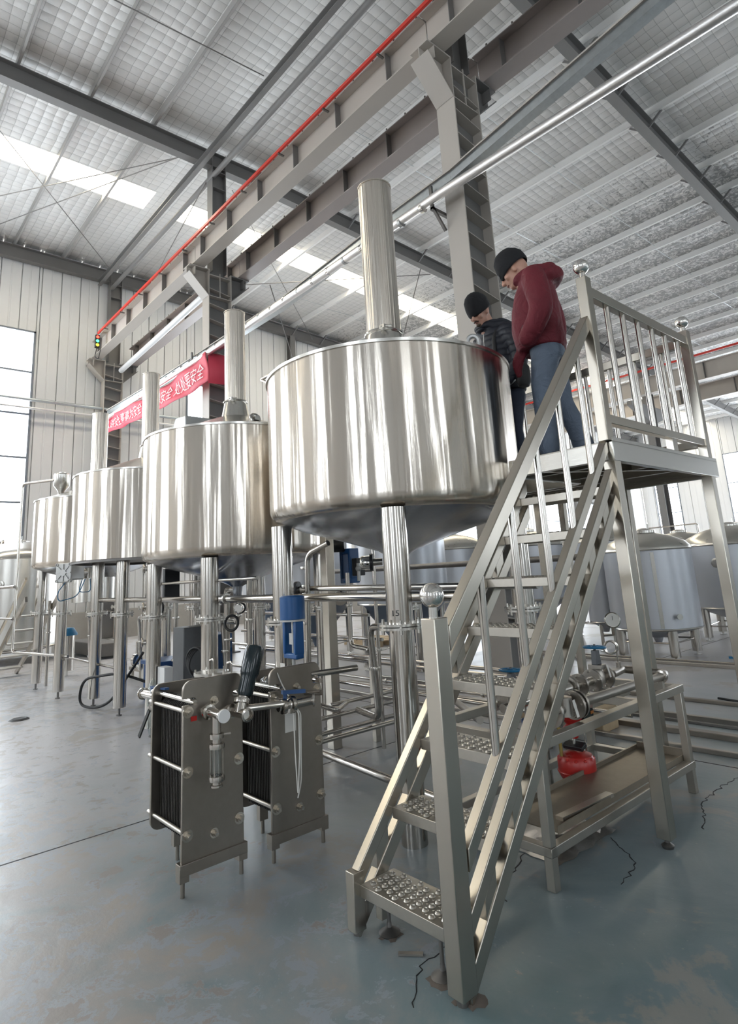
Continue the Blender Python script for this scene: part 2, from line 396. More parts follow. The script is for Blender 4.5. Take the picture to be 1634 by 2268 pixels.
# sag straps: thin tie rods between the purlins
for x in (-18.7, -10.2, -7.6, -2.2, .6):
    b = MB()
    for a, c in zip(PY[13:30], PY[14:30]): b.bar((x, a, rz(a)-.17), (x+.02, c, rz(c)-.08), .012, .012)
    part('sag_rod', b, 'galv', cl)
# ---- I section helper
def ibeam(b, p, q, w, h, tf=.02, tw=.012):
    """p,q on the underside centre line"""
    u = V((0, 0, 1)); p, q = V(p), V(q)
    b.bar(p+u*tf/2, q+u*tf/2, w, tf); b.bar(p+u*(h-tf/2), q+u*(h-tf/2), w, tf); b.bar(p+u*h/2, q+u*h/2, tw, h-2*tf-.001); return b
# ---- rafters
for i, x in enumerate((-21.2, -13.2, -5.0, 3.2)):
    r = thing('roof_rafter', ('grey steel rafter along the gable wall', 'dark grey steel rafter crossing above the second column', 'dark grey steel rafter over the bay with the white purlins', 'grey rafter nearest the front of the hall')[i], 'beam', (x, 8, rz(8)-.65), kind='structure')
    h = .45
    b = ibeam(MB(), (x, YN, rz(8)-.65), (x, 8, rz(8)-.65), .24, h); part('near_half', b, 'frame_grey', r)
    b = ibeam(MB(), (x, 8, rz(8)-.65), (x, YF, rz(YF)-.65), .24, h); part('far_half', b, 'frame_grey', r)
    b = MB()
    for y in PY:
        if y < 8.5: continue
        z = rz(y)
        for s in (-1, 1): b.bar((x+s*.02, y-.1, z-.62), (x+s*.42, y+.05, z-.18), .05, .05); 
    part('fly_brace', b, 'frame_grey', r)
# ---- columns and crane runway
def column(x, y, label):
    t = thing('column', label, 'column', (x, y, 0), kind='structure')
    w, d = .36, .64
    part('flange', MB().b2((x-w/2, y-d/2, 0), (x+w/2, y-d/2+.02, 9.45)), 'frame_beige', t, bevel=.003)
    part('flange', MB().b2((x-w/2, y+d/2-.02, 0), (x+w/2, y+d/2, 9.45)), 'frame_beige', t)
    part('web', MB().b2((x-.008, y-d/2+.02, 0), (x+.008, y+d/2-.02, 9.45)), 'frame_grey', t)
    st = MB()
    for k in range(22):
        z = .9+k*.42
        if z > 8.9: break
        st.bar((x+.09, y-d/2+.02, z+.05), (x+.09, y+d/2-.02, z-.05), .17, .012); st.bar((x-.09, y-d/2+.02, z+.05), (x-.09, y+d/2-.02, z-.05), .17, .012)
    part('stiffener', st, 'frame_beige', t)
    up = MB().b2((x-.15, y-.2, 9.45), (x+.15, y-.185, 13)).b2((x-.15, y+.185, 9.45), (x+.15, y+.2, 13)).b2((x-.007, y-.185, 9.45), (x+.007, y+.185, 13))
    up.b2((x-.15, y-.185, 12.4), (x+.15, y+.185, 12.42)).b2((x-.15, y-.185, 11.9), (x+.15, y+.185, 11.92))
    part('upper_column', up, 'frame_grey', t)
    for s in (-1, 1):
        e = y+s*d/2; o = y+s*(d/2+.52)
        br = MB().b2((x-.18, min(e, o), 9.42), (x+.18, max(e, o), 9.445)).b2((x-.007, min(e, o), 9.0), (x+.007, max(e, o), 9.42)) if False else MB().b2((x-.18, min(e, o), 9.42), (x+.18, max(e, o), 9.445))
        br.prism([(e, 9.42), (o, 9.42), (o, 9.25), (e, 8.72)], x-.007, x+.007)
        br.bar((x, o, 9.25), (x, e, 8.72), .36, .02, (0, -s, 1)); br.b2((x-.18, o-s*.16, 9.2), (x+.18, o-s*.148, 9.42))
        part('bracket', br, 'frame_beige' if s < 0 else 'frame_grey', t)
    part('gusset', MB().b2((x-.17, y-d/2+.02, 9.3), (x+.17, y+d/2-.02, 9.32)).b2((x-.17, y-d/2+.02, 8.72), (x+.17, y+d/2-.02, 8.735)).b2((x+.15, y-.01, 8.73), (x+.17, y+.01, 9.4)), 'frame_beige', t)
    part('base_plate', MB().b2((x-.26, y-.42, 0), (x+.26, y+.42, .03)), 'frame_grey', t)
    return t
column(-5.02, 6.82, 'big beige steel column behind the two men, with stiffener ribs')
column(-13.2, 6.82, 'grey steel column behind the second tall chimney')
column(-21.1, 6.82, 'grey steel column against the gable wall by the signal lamps')
def runway(x0, x1, y, label, red=False):
    t = thing('crane_beam', label, 'beam', ((x0+x1)/2, y, 9.45), kind='structure'); a, c = x0+.01, x1-.01
    b = ibeam(MB(), (a, y, 9.45), (c, y, 9.45), .32, .62, .022, .014); part('girder', b, 'frame_beige' if y < 6.9 else 'crane_dark', t)
    for k in range(6):
        x = x0+.55+1.36*k
        if x > x1-.2: break
        part('stiffener', MB().b2((x-.006, y-.13, 9.52), (x+.006, y+.13, 10.045)), 'frame_grey', t)
    bo = MB()
    for k in range(16): bo.cyl((x0+.3+k*.52, y-.13, 10.07), (x0+.3+k*.52, y-.13, 10.13), .016, 6)
    part('rail_clip', bo, 'dark_steel', t); part('crane_rail', MB().b2((a, y-.03, 10.07), (c, y+.03, 10.13)), 'dark_steel', t)
for i, (a, c) in enumerate(((-21.0, -13.2), (-13.2, -5.02), (-5.02, 3.2))):
    runway(a, c, 6.22, ('pale crane beam on the front brackets, section at the gable wall', 'pale crane beam on the front brackets, long middle section', 'pale crane beam on the front brackets, section at the top of the picture')[i])
    runway(a, c, 7.5, ('darker crane beam behind the columns, section at the gable wall', 'darker crane beam behind the columns, middle section with dark stiffeners', 'darker crane beam on the rear bracket above the white purlins')[i])
# red conductor rail on arms
t = thing('conductor_rail', 'long straight red conductor rail running beside the front crane beam', 'rail', (-20, 5.95, 10))
part('rail', MB().b2((-20, 5.93, 9.98), (3.2, 5.975, 10.05)), 'red_rail', t)
for k in range(16): part('arm', MB().b2((-19.4+1.5*k, 5.94, 9.955), (-19.36+1.5*k, 6.08, 9.98)), 'dark_steel', t)
t = thing('signal_lamp', 'small black signal with red, green and amber lamps at the end of the red rail', 'signal', (-20.05, 5.95, 9.5))
part('housing', MB().b2((-20.1, 5.88, 9.5), (-20.0, 6.02, 9.96)), 'black', t, bevel=.01)
for z, k in ((9.88, 'lamp_red'), (9.74, 'lamp_green'), (9.6, 'lamp_yellow')):
    part('lamp', MB().lathe([(.0, .03), (.035, .02), (.052, 0)], (-19.998, 5.95, z), 14, (1, 0, 0)), k, t)
part('wire', MB().tube(bend([(-20.05, 5.95, 9.5), (-20.1, 5.9, 9.2), (-20.02, 6.0, 9.1), (-20.0, 6.05, 9.45)], .1), .012, 6), 'rubber', t)
# pale tie between first two brackets, roof tubes, cable tray, foil pipe
solo('tie_beam', MB().tube([(-20.6, 6.95, 9.05), (-13.4, 6.75, 9.1)], .09, 12), 'wall', 'pale round tie under the rear crane beam near the gable wall', 'beam', loc=(-20.6, 6.95, 9.05), kind='structure')
for a, c in ((-21.1, -13.2), (-13.2, -5.02), (-5.02, 3.2)):
    lab = {-21.1: 'between the gable wall and the second column', -13.2: 'rising from the second column to the picture top', -5.02: 'over the big beige column'}[a]
    solo('roof_strut', MB().tube([(a, 6.66, 12.25), (c, 6.66, 12.25)], .07, 12), 'frame_grey', 'round grey roof tube '+lab, 'beam', loc=(a, 6.66, 12.25), kind='structure')
    solo('roof_channel', MB().b2((a, 6.30, 12.3), (c, 6.32, 12.5)).b2((a, 6.2, 12.3), (c, 6.3, 12.32)).b2((a, 6.2, 12.48), (c, 6.3, 12.5)), 'frame_grey', 'grey roof channel '+lab, 'beam', loc=(a, 6.25, 12.3), kind='structure')
tr = [(-19.9, 7.33), (-15.8, 7.18), (-9.6, 7.1), (-6.27, 7.3), (-4.9, 7.34), (-2.0, 7.74), (1.2, 8.2)]
t = thing('cable_tray', 'long galvanised cable tray with a pale top edge, hung on the columns', 'cable tray', (-19.9, 6.35, 7.3))
b = MB(); e = MB()
for (xa, za), (xb, zb) in zip(tr, tr[1:]):
    b.bar((xa, 6.31, za-.07), (xb, 6.31, zb-.07), .012, .15); b.bar((xa, 6.38, za-.14), (xb, 6.38, zb-.14), .15, .012); b.bar((xa, 6.45, za-.07), (xb, 6.45, zb-.07), .012, .15); e.bar((xa, 6.3, za+.012), (xb, 6.3, zb+.012), .05, .025)
part('channel', b, 'galv', t); part('top_edge', e, 'frame_beige', t)
for x in (-5.02, -13.2): part('hanger', MB().b2((x-.25, 6.22, 6.85), (x-.2, 6.6, 6.9)).b2((x-.25, 6.22, 6.86), (x-.2, 6.26, 7.25)).bar((x-.22, 6.24, 6.9), (x-.22, 6.5, 6.6), .04, .04), 'dark_steel', t)
t = thing('insulated_pipe', 'silver foil wrapped pipe running under the cable tray', 'pipe', (-20.5, 6.2, 6.95))
pp = [(-20.5, 6.2, 6.98), (-16, 6.2, 6.95), (-13, 6.2, 6.93), (-8, 6.2, 6.95), (-5, 6.2, 7.0), (-1, 6.2, 6.88), (3, 6.2, 6.8)]
part('pipe', MB().tube(pp, .07, 14), 'foil', t)
for k in range(46):
    x = -20+k*.47; part('foil_band', MB().tube([(x, 6.2, 6.955), (x+.05, 6.2, 6.955)], .076, 12), 'chrome' if k % 3 else 'alum', t) if x < -5.3 and x > -17 else None
# roof bracing rods
def rod(p, q, lab):
    solo('brace_rod', MB().tube([p, q], .014, 6), 'dark_steel', lab, 'rod', loc=p, kind='structure')
rod((-20.2, 1.0, 12.75), (-13.4, 6.0, 12.75), 'thin dark brace rod crossing the skylight bay'); rod((-14.2, 1.2, 12.75), (-20.6, 6.5, 12.75), 'thin dark brace rod ending at the gable column')
rod((-21.0, 2.2, 12.8), (-13.4, 5.9, 12.7), 'thin upper brace rod near the gable'); rod((-10.3, -.5, 12.8), (-9.9, 6.3, 12.8), 'thin rod beside the dark rafter')
rod((-13.4, 6.6, 12.2), (-19.5, 6.6, 9.9), 'sloping rod at the second column'); rod((-13.3, 15, 12.5), (-13.9, 13.9, 8.6), 'hanging rod right of the first chimney'); rod((-13.3, 8.5, 9.7), (-13.3, 9.6, 6.5), 'short hanging rod left of the first chimney')
rod((-20.8, 7.4, 12.3), (-13.4, 15.5, 12.2), 'brace rod crossing behind the chimneys'); rod((-20.8, 15.5, 12.2), (-13.4, 7.4, 12.3), 'second brace rod crossing behind the chimneys')
# ---- second column row, far over
for x, lab in ((-13.2, 'far grey steel column seen through the platform balusters'), (-5.0, 'far grey column out beyond the platform')):
    t = thing('column', lab, 'column', (x, 32, 0), kind='structure')
    part('shaft', MB().b2((x-.18, 31.7, 0), (x+.18, 31.72, 11.6)).b2((x-.18, 32.28, 0), (x+.18, 32.3, 11.6)).b2((x-.01, 31.72, 0), (x+.01, 32.28, 11.6)), 'frame_grey', t)
    for s in (-1, 1): part('bracket', MB().prism([(32+s*.3, 9.42), (32+s*2.3, 9.42), (32+s*2.3, 9.2), (32+s*.3, 8.5)], x-.12, x+.12), 'frame_grey', t)
for y, z, lab in ((30.1, 9.6, 'far crane beam, the nearer of the two beyond the platform'), (34.2, 9.6, 'far crane beam, the further of the two beyond the platform')):
    t = thing('crane_beam', lab, 'beam', (-10, y, z), kind='structure')
    part('girder', ibeam(MB(), (X0, y, z), (X1, y, z), .4, .85, .03, .02), 'frame_beige', t)
    for k in range(12): part('stiffener', MB().b2((X0+1+2.7*k, y-.18, z+.03), (X0+1.02+2.7*k, y+.18, z+.82)), 'frame_grey', t)
part('red_rail', MB().b2((X0, 29.8, 10.75), (X1, 29.85, 10.85)), 'red_rail', None, kind='structure')['label'] = 'thin red rail far over'
# ---- walls of upright sheets with windows
WN = [0]
def wall(name, label, axis, pos, lo, hi, top, wins, inward, pw=.62, slope=None):
    root = thing(name, label, 'wall', (pos, 0, 0) if axis == 'x' else (0, pos, 0), kind='structure')
    cuts = {lo, hi}; k = lo
    while k < hi: cuts.add(round(k, 3)); k += pw
    for w in wins: cuts |= {w[0], w[1]}
    cuts = sorted(cuts); meshes = {}
    for a, c in zip(cuts, cuts[1:]):
        if c-a < .05: continue
        mid = (a+c)/2; zs = [(0, slope(mid) if slope else top)]
        for w in wins:
            if w[0] <= mid <= w[1]: zs = [(z0, min(z1, w[2])) for z0, z1 in zs if z0 < w[2]]+[(max(z0, w[3]), z1) for z0, z1 in zs if z1 > w[3]]
        for z0, z1 in zs:
            key = (round(c-a, 3), round(z0, 2), round(z1, 1))
            if key not in meshes:
                h = (c-a)/2; b = MB(); pr = [(-h+.012, 0), (-h+.02, .016), (-h*.1, .016), (-h*.1+.012, .004), (h*.1-.012, .004), (h*.1, .016), (h-.02, .016), (h-.012, 0), (h-.012, -.06), (-h+.012, -.06)]
                if axis == 'x': b.prism([(u, inward*v) for u, v in [(q[0], q[1]) for q in pr]], z0, z1, 'z'); b.v = [(y, x, z) for x, y, z in b.v]
                else: b.prism([(u, inward*v) for u, v in pr], z0, z1, 'z')
                meshes[key] = b.mesh('wall_panel', smooth=False); meshes[key].materials.append(MAT['wall'])
            o = part('wall_panel', meshes[key], 'wall', root); o.location = (0, mid, 0) if axis == 'x' else (mid, 0, 0)
    b = MB()   # outer skin behind the panel gaps
    zs = sorted({0.0, top+.6} | {w[2] for w in wins} | {w[3] for w in wins})
    ys = sorted({lo, hi} | {w[0] for w in wins} | {w[1] for w in wins})
    for a, c in zip(ys, ys[1:]):
        for z0, z1 in zip(zs, zs[1:]):
            if any(w[0] <= (a+c)/2 <= w[1] and w[2] <= (z0+z1)/2 <= w[3] for w in wins): continue
            p0, p1 = pos-inward*.06, pos-inward*.16
            b.b2((p0, a, z0), (p1, c, z1)) if axis == 'x' else b.b2((a, p0, z0), (c, p1, z1))
    part('backing_sheet', b, 'wall', root)
    for w in wins:
        WN[0] += 1; o = thing('window_%d' % WN[0], w[5] if len(w) > 5 else 'tall white-lit window with grey bars in the %s' % label, 'window', (0, 0, 0), kind='structure')
        n, f = w[4], .06; P = lambda a, c, z0, z1, d=.05: (MB().b2((pos-d, a, z0), (pos+d, c, z1)) if axis == 'x' else MB().b2((a, pos-d, z0), (c, pos+d, z1)))
        fr = P(w[0], w[0]+f, w[2], w[3]); 
        for q in (P(w[1]-f, w[1], w[2], w[3]), P(w[0], w[1], w[2], w[2]+f), P(w[0], w[1], w[3]-f, w[3])): fr.add(q.v, q.f)
        part('window_frame', fr, 'window_frame', o)
        zz = [w[2]+(w[3]-w[2])*k/n for k in range(n+1)]
        for z in zz[1:-1]: part('glazing_bar', P(w[0]+f, w[1]-f, z-.03, z+.03, .03), 'window_frame', o)
        if len(w) > 6:
            for y in w[6]: part('glazing_bar', P(y-.03, y+.03, w[2], w[3], .025), 'window_frame', o)
        for z0, z1 in zip(zz, zz[1:]): part('pane', P(w[0], w[1], z0, z1, .004), 'glass', o)
        cx = (w[0]+w[1])/2; cz = (w[2]+w[3])/2; off = pos-inward*.12
        if axis == 'x': portal((off, cx, cz), (inward, 0, 0), w[1]-w[0], w[3]-w[2])
        else: portal((cx, off, cz), (0, inward, 0), w[1]-w[0], w[3]-w[2])
    return root
gw = [(.9, 4.38, 2.97, 10.18, 5, 'tall white window with grey bars at the far left', [2.6]), (9.72, 12.3, 3.2, 9.3, 4, 'tall white window below the red banner'), (-9.5, -5, 3, 10.1, 5, 'tall window beyond the picture on the gable'),
      (25.6, 28.0, 1.0, 4.0, 2, 'white window low in the gable wall right of the big tank'), (33.6, 36.6, .8, 5.9, 3, 'white window in the gable wall under the platform')]
gw[3] = (24.6, 28.4, .9, 4.0, 2, 'low white window seen under the big tank'); 
wall('wall_left', 'white ribbed gable wall', 'x', X0, YN, YF, 12.4, gw, 1, .62, lambda y: rz(y))
wall('wall_back', 'white ribbed long wall far over on the right', 'y', YF, X0, X1, 11.4, [(-15.2, -12.6, 0, 8.6, 4, 'tall bright window at the far right'), (-11.8, -3.2, .2, 8.6, 3, 'huge bright opening at the far right'), (-20.4, -18.6, 1, 8.6, 4, 'bright window by the far corner'), (-1.5, 4.5, 1, 8.6, 4, 'bright window far right, outside the picture')], -1, .9)
wall('wall_right', 'front gable wall behind the viewer', 'x', X1, YN, YF, 12.4, [(-9, -7.4, 2, 9, 4), (1, 2.6, 2, 9, 4), (14, 15.6, 2, 9, 4), (30, 32, 2, 9, 4)], -1, 2.4)
wall('wall_front', 'near long wall outside the picture', 'y', YN, X0, X1, 13.2, [(-18, -16.4, 2, 9, 4), (-9, -7.4, 2, 9, 4), (1.5, 3, 2, 9, 4), (8, 9.4, 2, 9, 4)], 1, 2.4)
for i, w in enumerate(o for o in COL.objects if o.name.startswith('window_') and o.type == 'EMPTY'):
    pass
# rolling shutter door in the gable, low concrete upstand, gable pipes
d = thing('door_1', 'grey slatted rolling shutter in the gable wall behind the far tanks', 'door', (X0+.1, 39, 0), kind='structure')
for k in range(36): part('slat', MB().b2((X0+.08, 37.6, .02+k*.15), (X0+.12, 41.2, .145+k*.15)), 'galv', d)
part('door_frame', MB().b2((X0+.02, 37.3, 0), (X0+.3, 37.6, 5.6)).b2((X0+.02, 41.2, 0), (X0+.3, 41.5, 5.6)).b2((X0+.02, 37.3, 5.5), (X0+.4, 41.5, 6.0)), 'frame_grey', d)
for y in (14.6, 22, 31, 43.2):
    solo('wind_post', ibeam(MB(), (0, 0, 0), (12.9, 0, 0), .25, .3, .015, .01) if False else MB().b2((X0+.03, y-.13, 0), (X0+.05, y+.13, rz(y)-.6)).b2((X0+.31, y-.13, 0), (X0+.33, y+.13, rz(y)-.6)).b2((X0+.05, y-.006, 0), (X0+.31, y+.006, rz(y)-.6)), 'frame_grey',
         'grey wind post on the gable wall %s' % {14.6: 'left of the first chimney', 22: 'behind the first chimney', 31: 'behind the platform', 43.2: 'by the far corner'}[y], 'column', loc=(X0, y, 0), kind='structure')
struct('baseboard_left', MB().b2((X0+.02, YN, 0), (X0+.3, 36, .9)), 'conc', label='low grey concrete upstand at the foot of the gable wall')
for i, (z, r) in enumerate(((7.7, .055), (7.42, .04))):
    solo('wall_pipe', MB().tube([(X0+.35, -3, z), (X0+.35, 14, z+.02)], r, 10), 'galv' if i == 0 else 'foil', ('upper grey pipe crossing the gable wall windows', 'lower thin lagged pipe crossing the gable wall windows')[i], 'pipe', loc=(X0+.35, -3, z))
# ================================================================= brewing vessels
def bolts(b, c, r, n, z0, z1, br=.008, a0=.3):
    for k in range(n):
        t = a0+2*PI*k/n; p = V((c[0]+r*math.cos(t), c[1]+r*math.sin(t), 0)); b.cyl(p+V((0, 0, z0)), p+V((0, 0, z1)), br, 6)
def tank_leg(t, x, y, ztop, zbot, r=.086):
    lg = part('leg', MB().cyl((x, y, 1.275), (x, y, ztop), r, 24), 'pipe', t, local=True)
    b = MB().lathe([(r-.01, 1.262), (.15, 1.262), (.15, 1.278), (r-.01, 1.278)], (x, y, 0), 28).lathe([(r-.01, 1.24), (.15, 1.24), (.15, 1.256), (r-.01, 1.256)], (x, y, 0), 28)
    part('leg_flange', b, 'steel', lg, local=True)
    b = MB(); bolts(b, (x, y), .13, 6, 1.215, 1.3, .011); part('flange_bolts', b, 'steel', lg, local=True, kind='stuff')
    part('lower_leg', MB().cyl((x, y, zbot), (x, y, 1.245), r*.93, 24), 'pipe', lg, local=True)
    if zbot > .02: part('foot_pin', MB().cyl((x, y, 0), (x, y, zbot+.02), .016, 10).cyl((x, y, 0), (x, y, .012), .035, 12), 'dark_steel', lg, local=True)
def kettle(x, label, zb, zt, R=1.03, dish=True, legs=.68, legxy=None, chim=(.125, 4.86), zbot=.1, cone=.3):
    t = thing('brew_kettle', label, 'tank', (x, 3.47, 0))
    if dish: pr = [(R-.10, zb+.0), (R-.05, zb+.008), (R-.018, zb+.03), (R-.004, zb+.065), (R, zb+.1), (R, zt)]
    else: pr = [(R-.03, zb), (R, zb+.002), (R, zt)]
    part('shell', MB().lathe(pr, n=128), 'tank', t, local=True)
    part('rim', MB().lathe([(R-.004, zt-.012), (R+.012, zt-.01), (R+.014, zt+.012), (R-.02, zt+.02)], n=96), 'steel', t, local=True)
    part('top_cone', MB().lathe([(R-.02, zt+.015), (R*.6, zt+.015+cone*.42), (.19, zt+.015+cone)], n=64), 'steel', t, local=True)
    if dish: part('bottom_dish', MB().lathe([(R-.09, zb+.002), (R*.75, zb-.07), (R*.45, zb-.16), (.16, zb-.26), (.06, zb-.31), (.045, zb-.42)], n=64), 'dish', t, local=True)
    else: part('bottom_plate', MB().lathe([(R-.02, zb+.004), (.02, zb+.004)], n=64).lathe([(R-.06, zb-.03), (R-.02, zb-.03), (R-.02, zb+.002)], n=64), 'dark_steel', t, local=True)
    cr, ct = chim; zc = zt+cone; b = MB().lathe([(cr*1.42, zc-.04), (cr*1.05, zc+.2), (cr*1.04, zc+.215)], n=32)
    ch = part('chimney_base', b, 'steel', t, local=True)
    ch = part('chimney', MB().lathe([(cr, zc+.215), (cr, ct), (cr+.006, ct), (cr+.006, ct+.012), (cr-.01, ct+.012), (cr-.012, ct-.1)], n=40), 'tank', t, local=True)
    part('clamp_ring', MB().torus((0, 0, zc+.215), cr+.008, .014, n=40).box((cr*.74+.03, -cr*.74-.02, zc+.215), (.06, .05, .03)).cyl((cr*.74+.02, -cr*.74-.05, zc+.215), (cr*.74+.1, -cr*.74+.01, zc+.215), .008, 6), 'steel', ch, local=True)
    for dx, dy in legxy or [(a*legs, c*legs) for a in (-1, 1) for c in (-1, 1)]: tank_leg(t, dx, dy, zb+.03 if not dish else zb+.01-.02, zbot)
    return t
k1 = kettle(-3.6, 'largest nearest polished steel kettle with plain walls and the widest chimney, beside the platform', 2.03, 3.19, chim=(.152, 5.1), zbot=.0, cone=.24)
part('lifting_lug', MB().tube([V((.962, .0, 3.255))+V((math.cos(a)*.034, math.cos(a)*.026, math.sin(a)*.05)) for a in [2*PI*i/20 for i in range(20)]], .019, 8, closed=True).b2((.935, -.03, 3.21), (.985, .03, 3.245)), 'alum', k1, local=True)
part('lid_handle', MB().tube(bend([(-.55, -.72, 3.28), (-.51, -.72, 3.36), (-.9, -.72, 3.37), (-.67, -.72, 3.25)], .04), .014, 10), 'pipe', k1, local=True)
part('sight_port', MB().lathe([(.02, 0), (.07, 0), (.07, .05), (.02, .05)], (-.98, -.34, 2.75), 18, (-.95, -.32, 0)), 'black', k1, local=True)
k2 = kettle(-6.26, 'polished steel kettle second from the platform, with conical top and square manway box', 1.85, 3.19, chim=(.125, 4.86))
part('manway_box', MB().prism([(-.62, 3.32), (-.18, 3.40), (-.18, 3.52), (-.46, 3.55)], -.55, -.05, 'y'), 'alum', k2, local=True, bevel=.01)
part('top_clamp', MB().torus((.62, -.1, 3.35), .05, .02, (1, 0, .3), 16, 8).box((.62, -.1, 3.35), (.1, .06, .05)), 'steel', k2, local=True)
k3 = kettle(-8.9, 'polished steel kettle third from the platform, with a flat bottom edge', 1.98, 3.17, dish=False, legxy=[(.48, -.52), (-.55, -.52), (.48, .52), (-.55, .52)], chim=(.125, 4.83))
k4 = kettle(-11.3, 'polished kettle at the far end of the row, with a funnel on its cone', 1.99, 3.12, R=.99, chim=(.135, 4.76))
part('drum', MB().lathe([(.0, 1.40), (.36, 1.40), (.36, 2.02)], n=40), 'steel', k4, local=True)
fn = part('funnel', MB().lathe([(.05, 3.26), (.055, 3.36), (.13, 3.46), (.135, 3.66), (.12, 3.68), (.05, 3.685), (.05, 3.71), (.0, 3.71)], (-.42, -.5, 0), 24), 'steel', k4, local=True)
part('clean_pipe', MB().tube(bend([(-.42, -.62, 3.56), (-1.02, -1.0, 3.56), (-1.02, -1.0, .62), (.9, -.62, .62)], .08), .022, 10), 'pipe', fn, local=True)
# grey pneumatic drive with finned square end, turned to face the open floor
PD = V((-9.95, 2.62, 1.87)); PM = Matrix.Translation(PD) @ Matrix.Rotation(math.atan2(.8, -.6), 4, 'Z')
t = thing('pneumatic_drive', 'square grey finned air drive with thin blue air hose, under the far end kettles', 'valve drive', PD)
def pdp(nm, b, mat, bev=0):
    b.v = [tuple(PM @ V(q)) for q in b.v]; return part(nm, b, mat, t, bevel=bev)
pdp('end_plate', MB().b2((-.02, -.135, -.145), (.02, .135, .145)), 'alum', .015)
b = MB().lathe([(0, .012), (.05, .012), (.05, 0)], (-.02, 0, 0), 20, (-1, 0, 0))
for k in range(8):
    a = PI*k/4; b.bar((-.026, .05*math.cos(a), .05*math.sin(a)), (-.026, .125*math.cos(a), .125*math.sin(a)), .014, .014, (1, 0, 0))
pdp('fin', b, 'alum')
for dy in (-.11, .11):
    for dz in (-.12, .12): pdp('corner_boss', MB().torus((-.024, dy, dz), .018, .007, (1, 0, 0), 12, 6), 'alum')
pdp('cylinder', MB().b2((.02, -.11, -.11), (.32, .11, .11)), 'alum', .02)
pdp('shaft_housing', MB().cyl((.32, 0, 0), (.8, 0, 0), .055, 16).cyl((.55, 0, -.09), (.55, 0, .07), .09, 16), 'steel')
pdp('air_hose', MB().tube(bend([(.2, .1, -.11), (0, .1, -.28), (.05, .12, -.42), (.45, .1, -.36), (.55, .05, -.1)], .12, 6), .007, 6), 'wheel_blue'); pdp('air_hose', MB().tube(bend([(.28, -.1, -.11), (.2, -.1, -.3), (.5, -.1, -.3), (.6, 0, -.1)], .1, 6), .007, 6), 'wheel_blue')
# ================================================================= platform and stair
XS = -1.79                      # outer face of the stair
st = thing('access_stair', 'stainless steel stair with dimpled treads and a ball-topped newel, leading up to the platform', 'stair', (-2.15, 2.0, 0))
SL = 1.128
def sl(y, z, x0, x1, y0, y1, h, mat='tube', nm='stringer', lab=None, bev=.004):
    """sloped square tube whose TOP edge passes (y,z)"""
    f = lambda yy: z+(yy-y)*SL
    b = MB().prism([(y0, f(y0)), (y1, f(y1)), (y1, f(y1)-h), (y0, f(y0)-h)], x0, x1, 'x'); return part(nm, b, mat, st, lab, bev)
for x0, x1 in ((XS-.05, XS), (-2.49, -2.44)):
    sl(1.98, .285, x0, x1, 1.93, 3.66, .085); sl(2.02, .165, x0, x1, 1.95, 3.66, .10)
sl(1.98, .49, XS-.05, XS, 2.0, 3.63, .085, nm='bottom_rail'); sl(2.0, 1.375, XS-.055, XS+.005, 1.99, 3.62, .105, nm='handrail')
# spacers between the stringer tubes
for k in range(7):
    y = 2.12+.229*k
    for x in (XS-.045, -2.485): f_ = lambda yy, z0: z0+(yy-1.98)*SL; part('spacer', MB().prism([(y-.04, f_(y-.04, .115)), (y+.04, f_(y+.04, .115)), (y+.04, f_(y+.04, .205)), (y-.04, f_(y-.04, .205))], x, x+.04, 'x'), 'tube', st)
NT = 8
dm = None
for k in range(NT):
    y, z = 1.965+.2287*k, .205+.2629*k
    tr_ = part('tread', MB().b2((-2.44, y, z-.012), (XS-.05, y+.215, z)).b2((-2.44, y, z-.05), (XS-.05, y+.006, z-.012)).b2((-2.44, y+.209, z-.05), (XS-.05, y+.215, z-.012)), 'tread', st, bevel=.002)
    if dm is None:
        b = MB()
        for i in range(11):
            for j in range(5):
                cx = -2.40+.055*i; cy = .028+.04*j+(.0 if i % 2 else .02)
                if cy > .2: continue
                b.lathe([(.0155, 0), (.0125, .006), (.009, .0085), (.007, .006), (.007, .001)], (cx, cy, 0), 10)
        for i in range(10):
            for j in range(4): b.lathe([(.006, .0), (.005, .002), (0, .0025)], (-2.375+.055*i, .03+.04*j+(.02 if i % 2 else 0), 0), 6)
        dm = b.mesh('dimples'); dm.materials.append(MAT['tread'])
    d = part('dimples', dm, 'tread', tr_, kind='stuff'); d.location = V((0, y, z))-ORI[st.name]
# newel post with ball
nb = MB().b2((XS-.075, 1.9, .03), (XS+.005, 1.985, 1.40)); nw = part('newel_post', nb, 'tube', st, bevel=.004)
part('neck', MB().cyl((XS-.037, 1.942, 1.39), (XS-.037, 1.942, 1.45), .02, 14), 'steel', nw); part('ball', MB().ball((XS-.037, 1.942, 1.492), .053, 32, 20), 'chrome', nw, 'mirror polished ball')
# feet
part('front_leg', MB().b2((-2.494, 1.925, .02), (-2.436, 1.99, .262)), 'tube', st, bevel=.003)
part('rear_leg', MB().b2((-2.47, 2.08, .02), (-2.43, 2.12, .14)), 'tube', st)
for x, y in ((-2.36, 2.06), (-1.98, 2.0)): part('levelling_foot', MB().cyl((x, y, 0), (x, y, .19), .009, 10).lathe([(0, .0), (.045, 0), (.05, .008), (.03, .02), (.012, .03), (.01, .05)], (x, y, 0), 18), 'dark_steel', st)
part('foot_pad', MB().cyl((-2.465, 1.96, 0), (-2.465, 1.96, .03), .02, 10).cyl((XS-.037, 1.94, 0), (XS-.037, 1.94, .04), .024, 10), 'dark_steel', st)
for k in range(5):
    yb = 2.265+.293*k; zb = .49+(yb-1.98)*SL-.03; zt = 1.375+(yb-2.0)*SL-.08
    part('baluster', MB().cyl((XS-.028, yb, zb), (XS-.028, yb, zt), .019, 14), 'pipe', st)
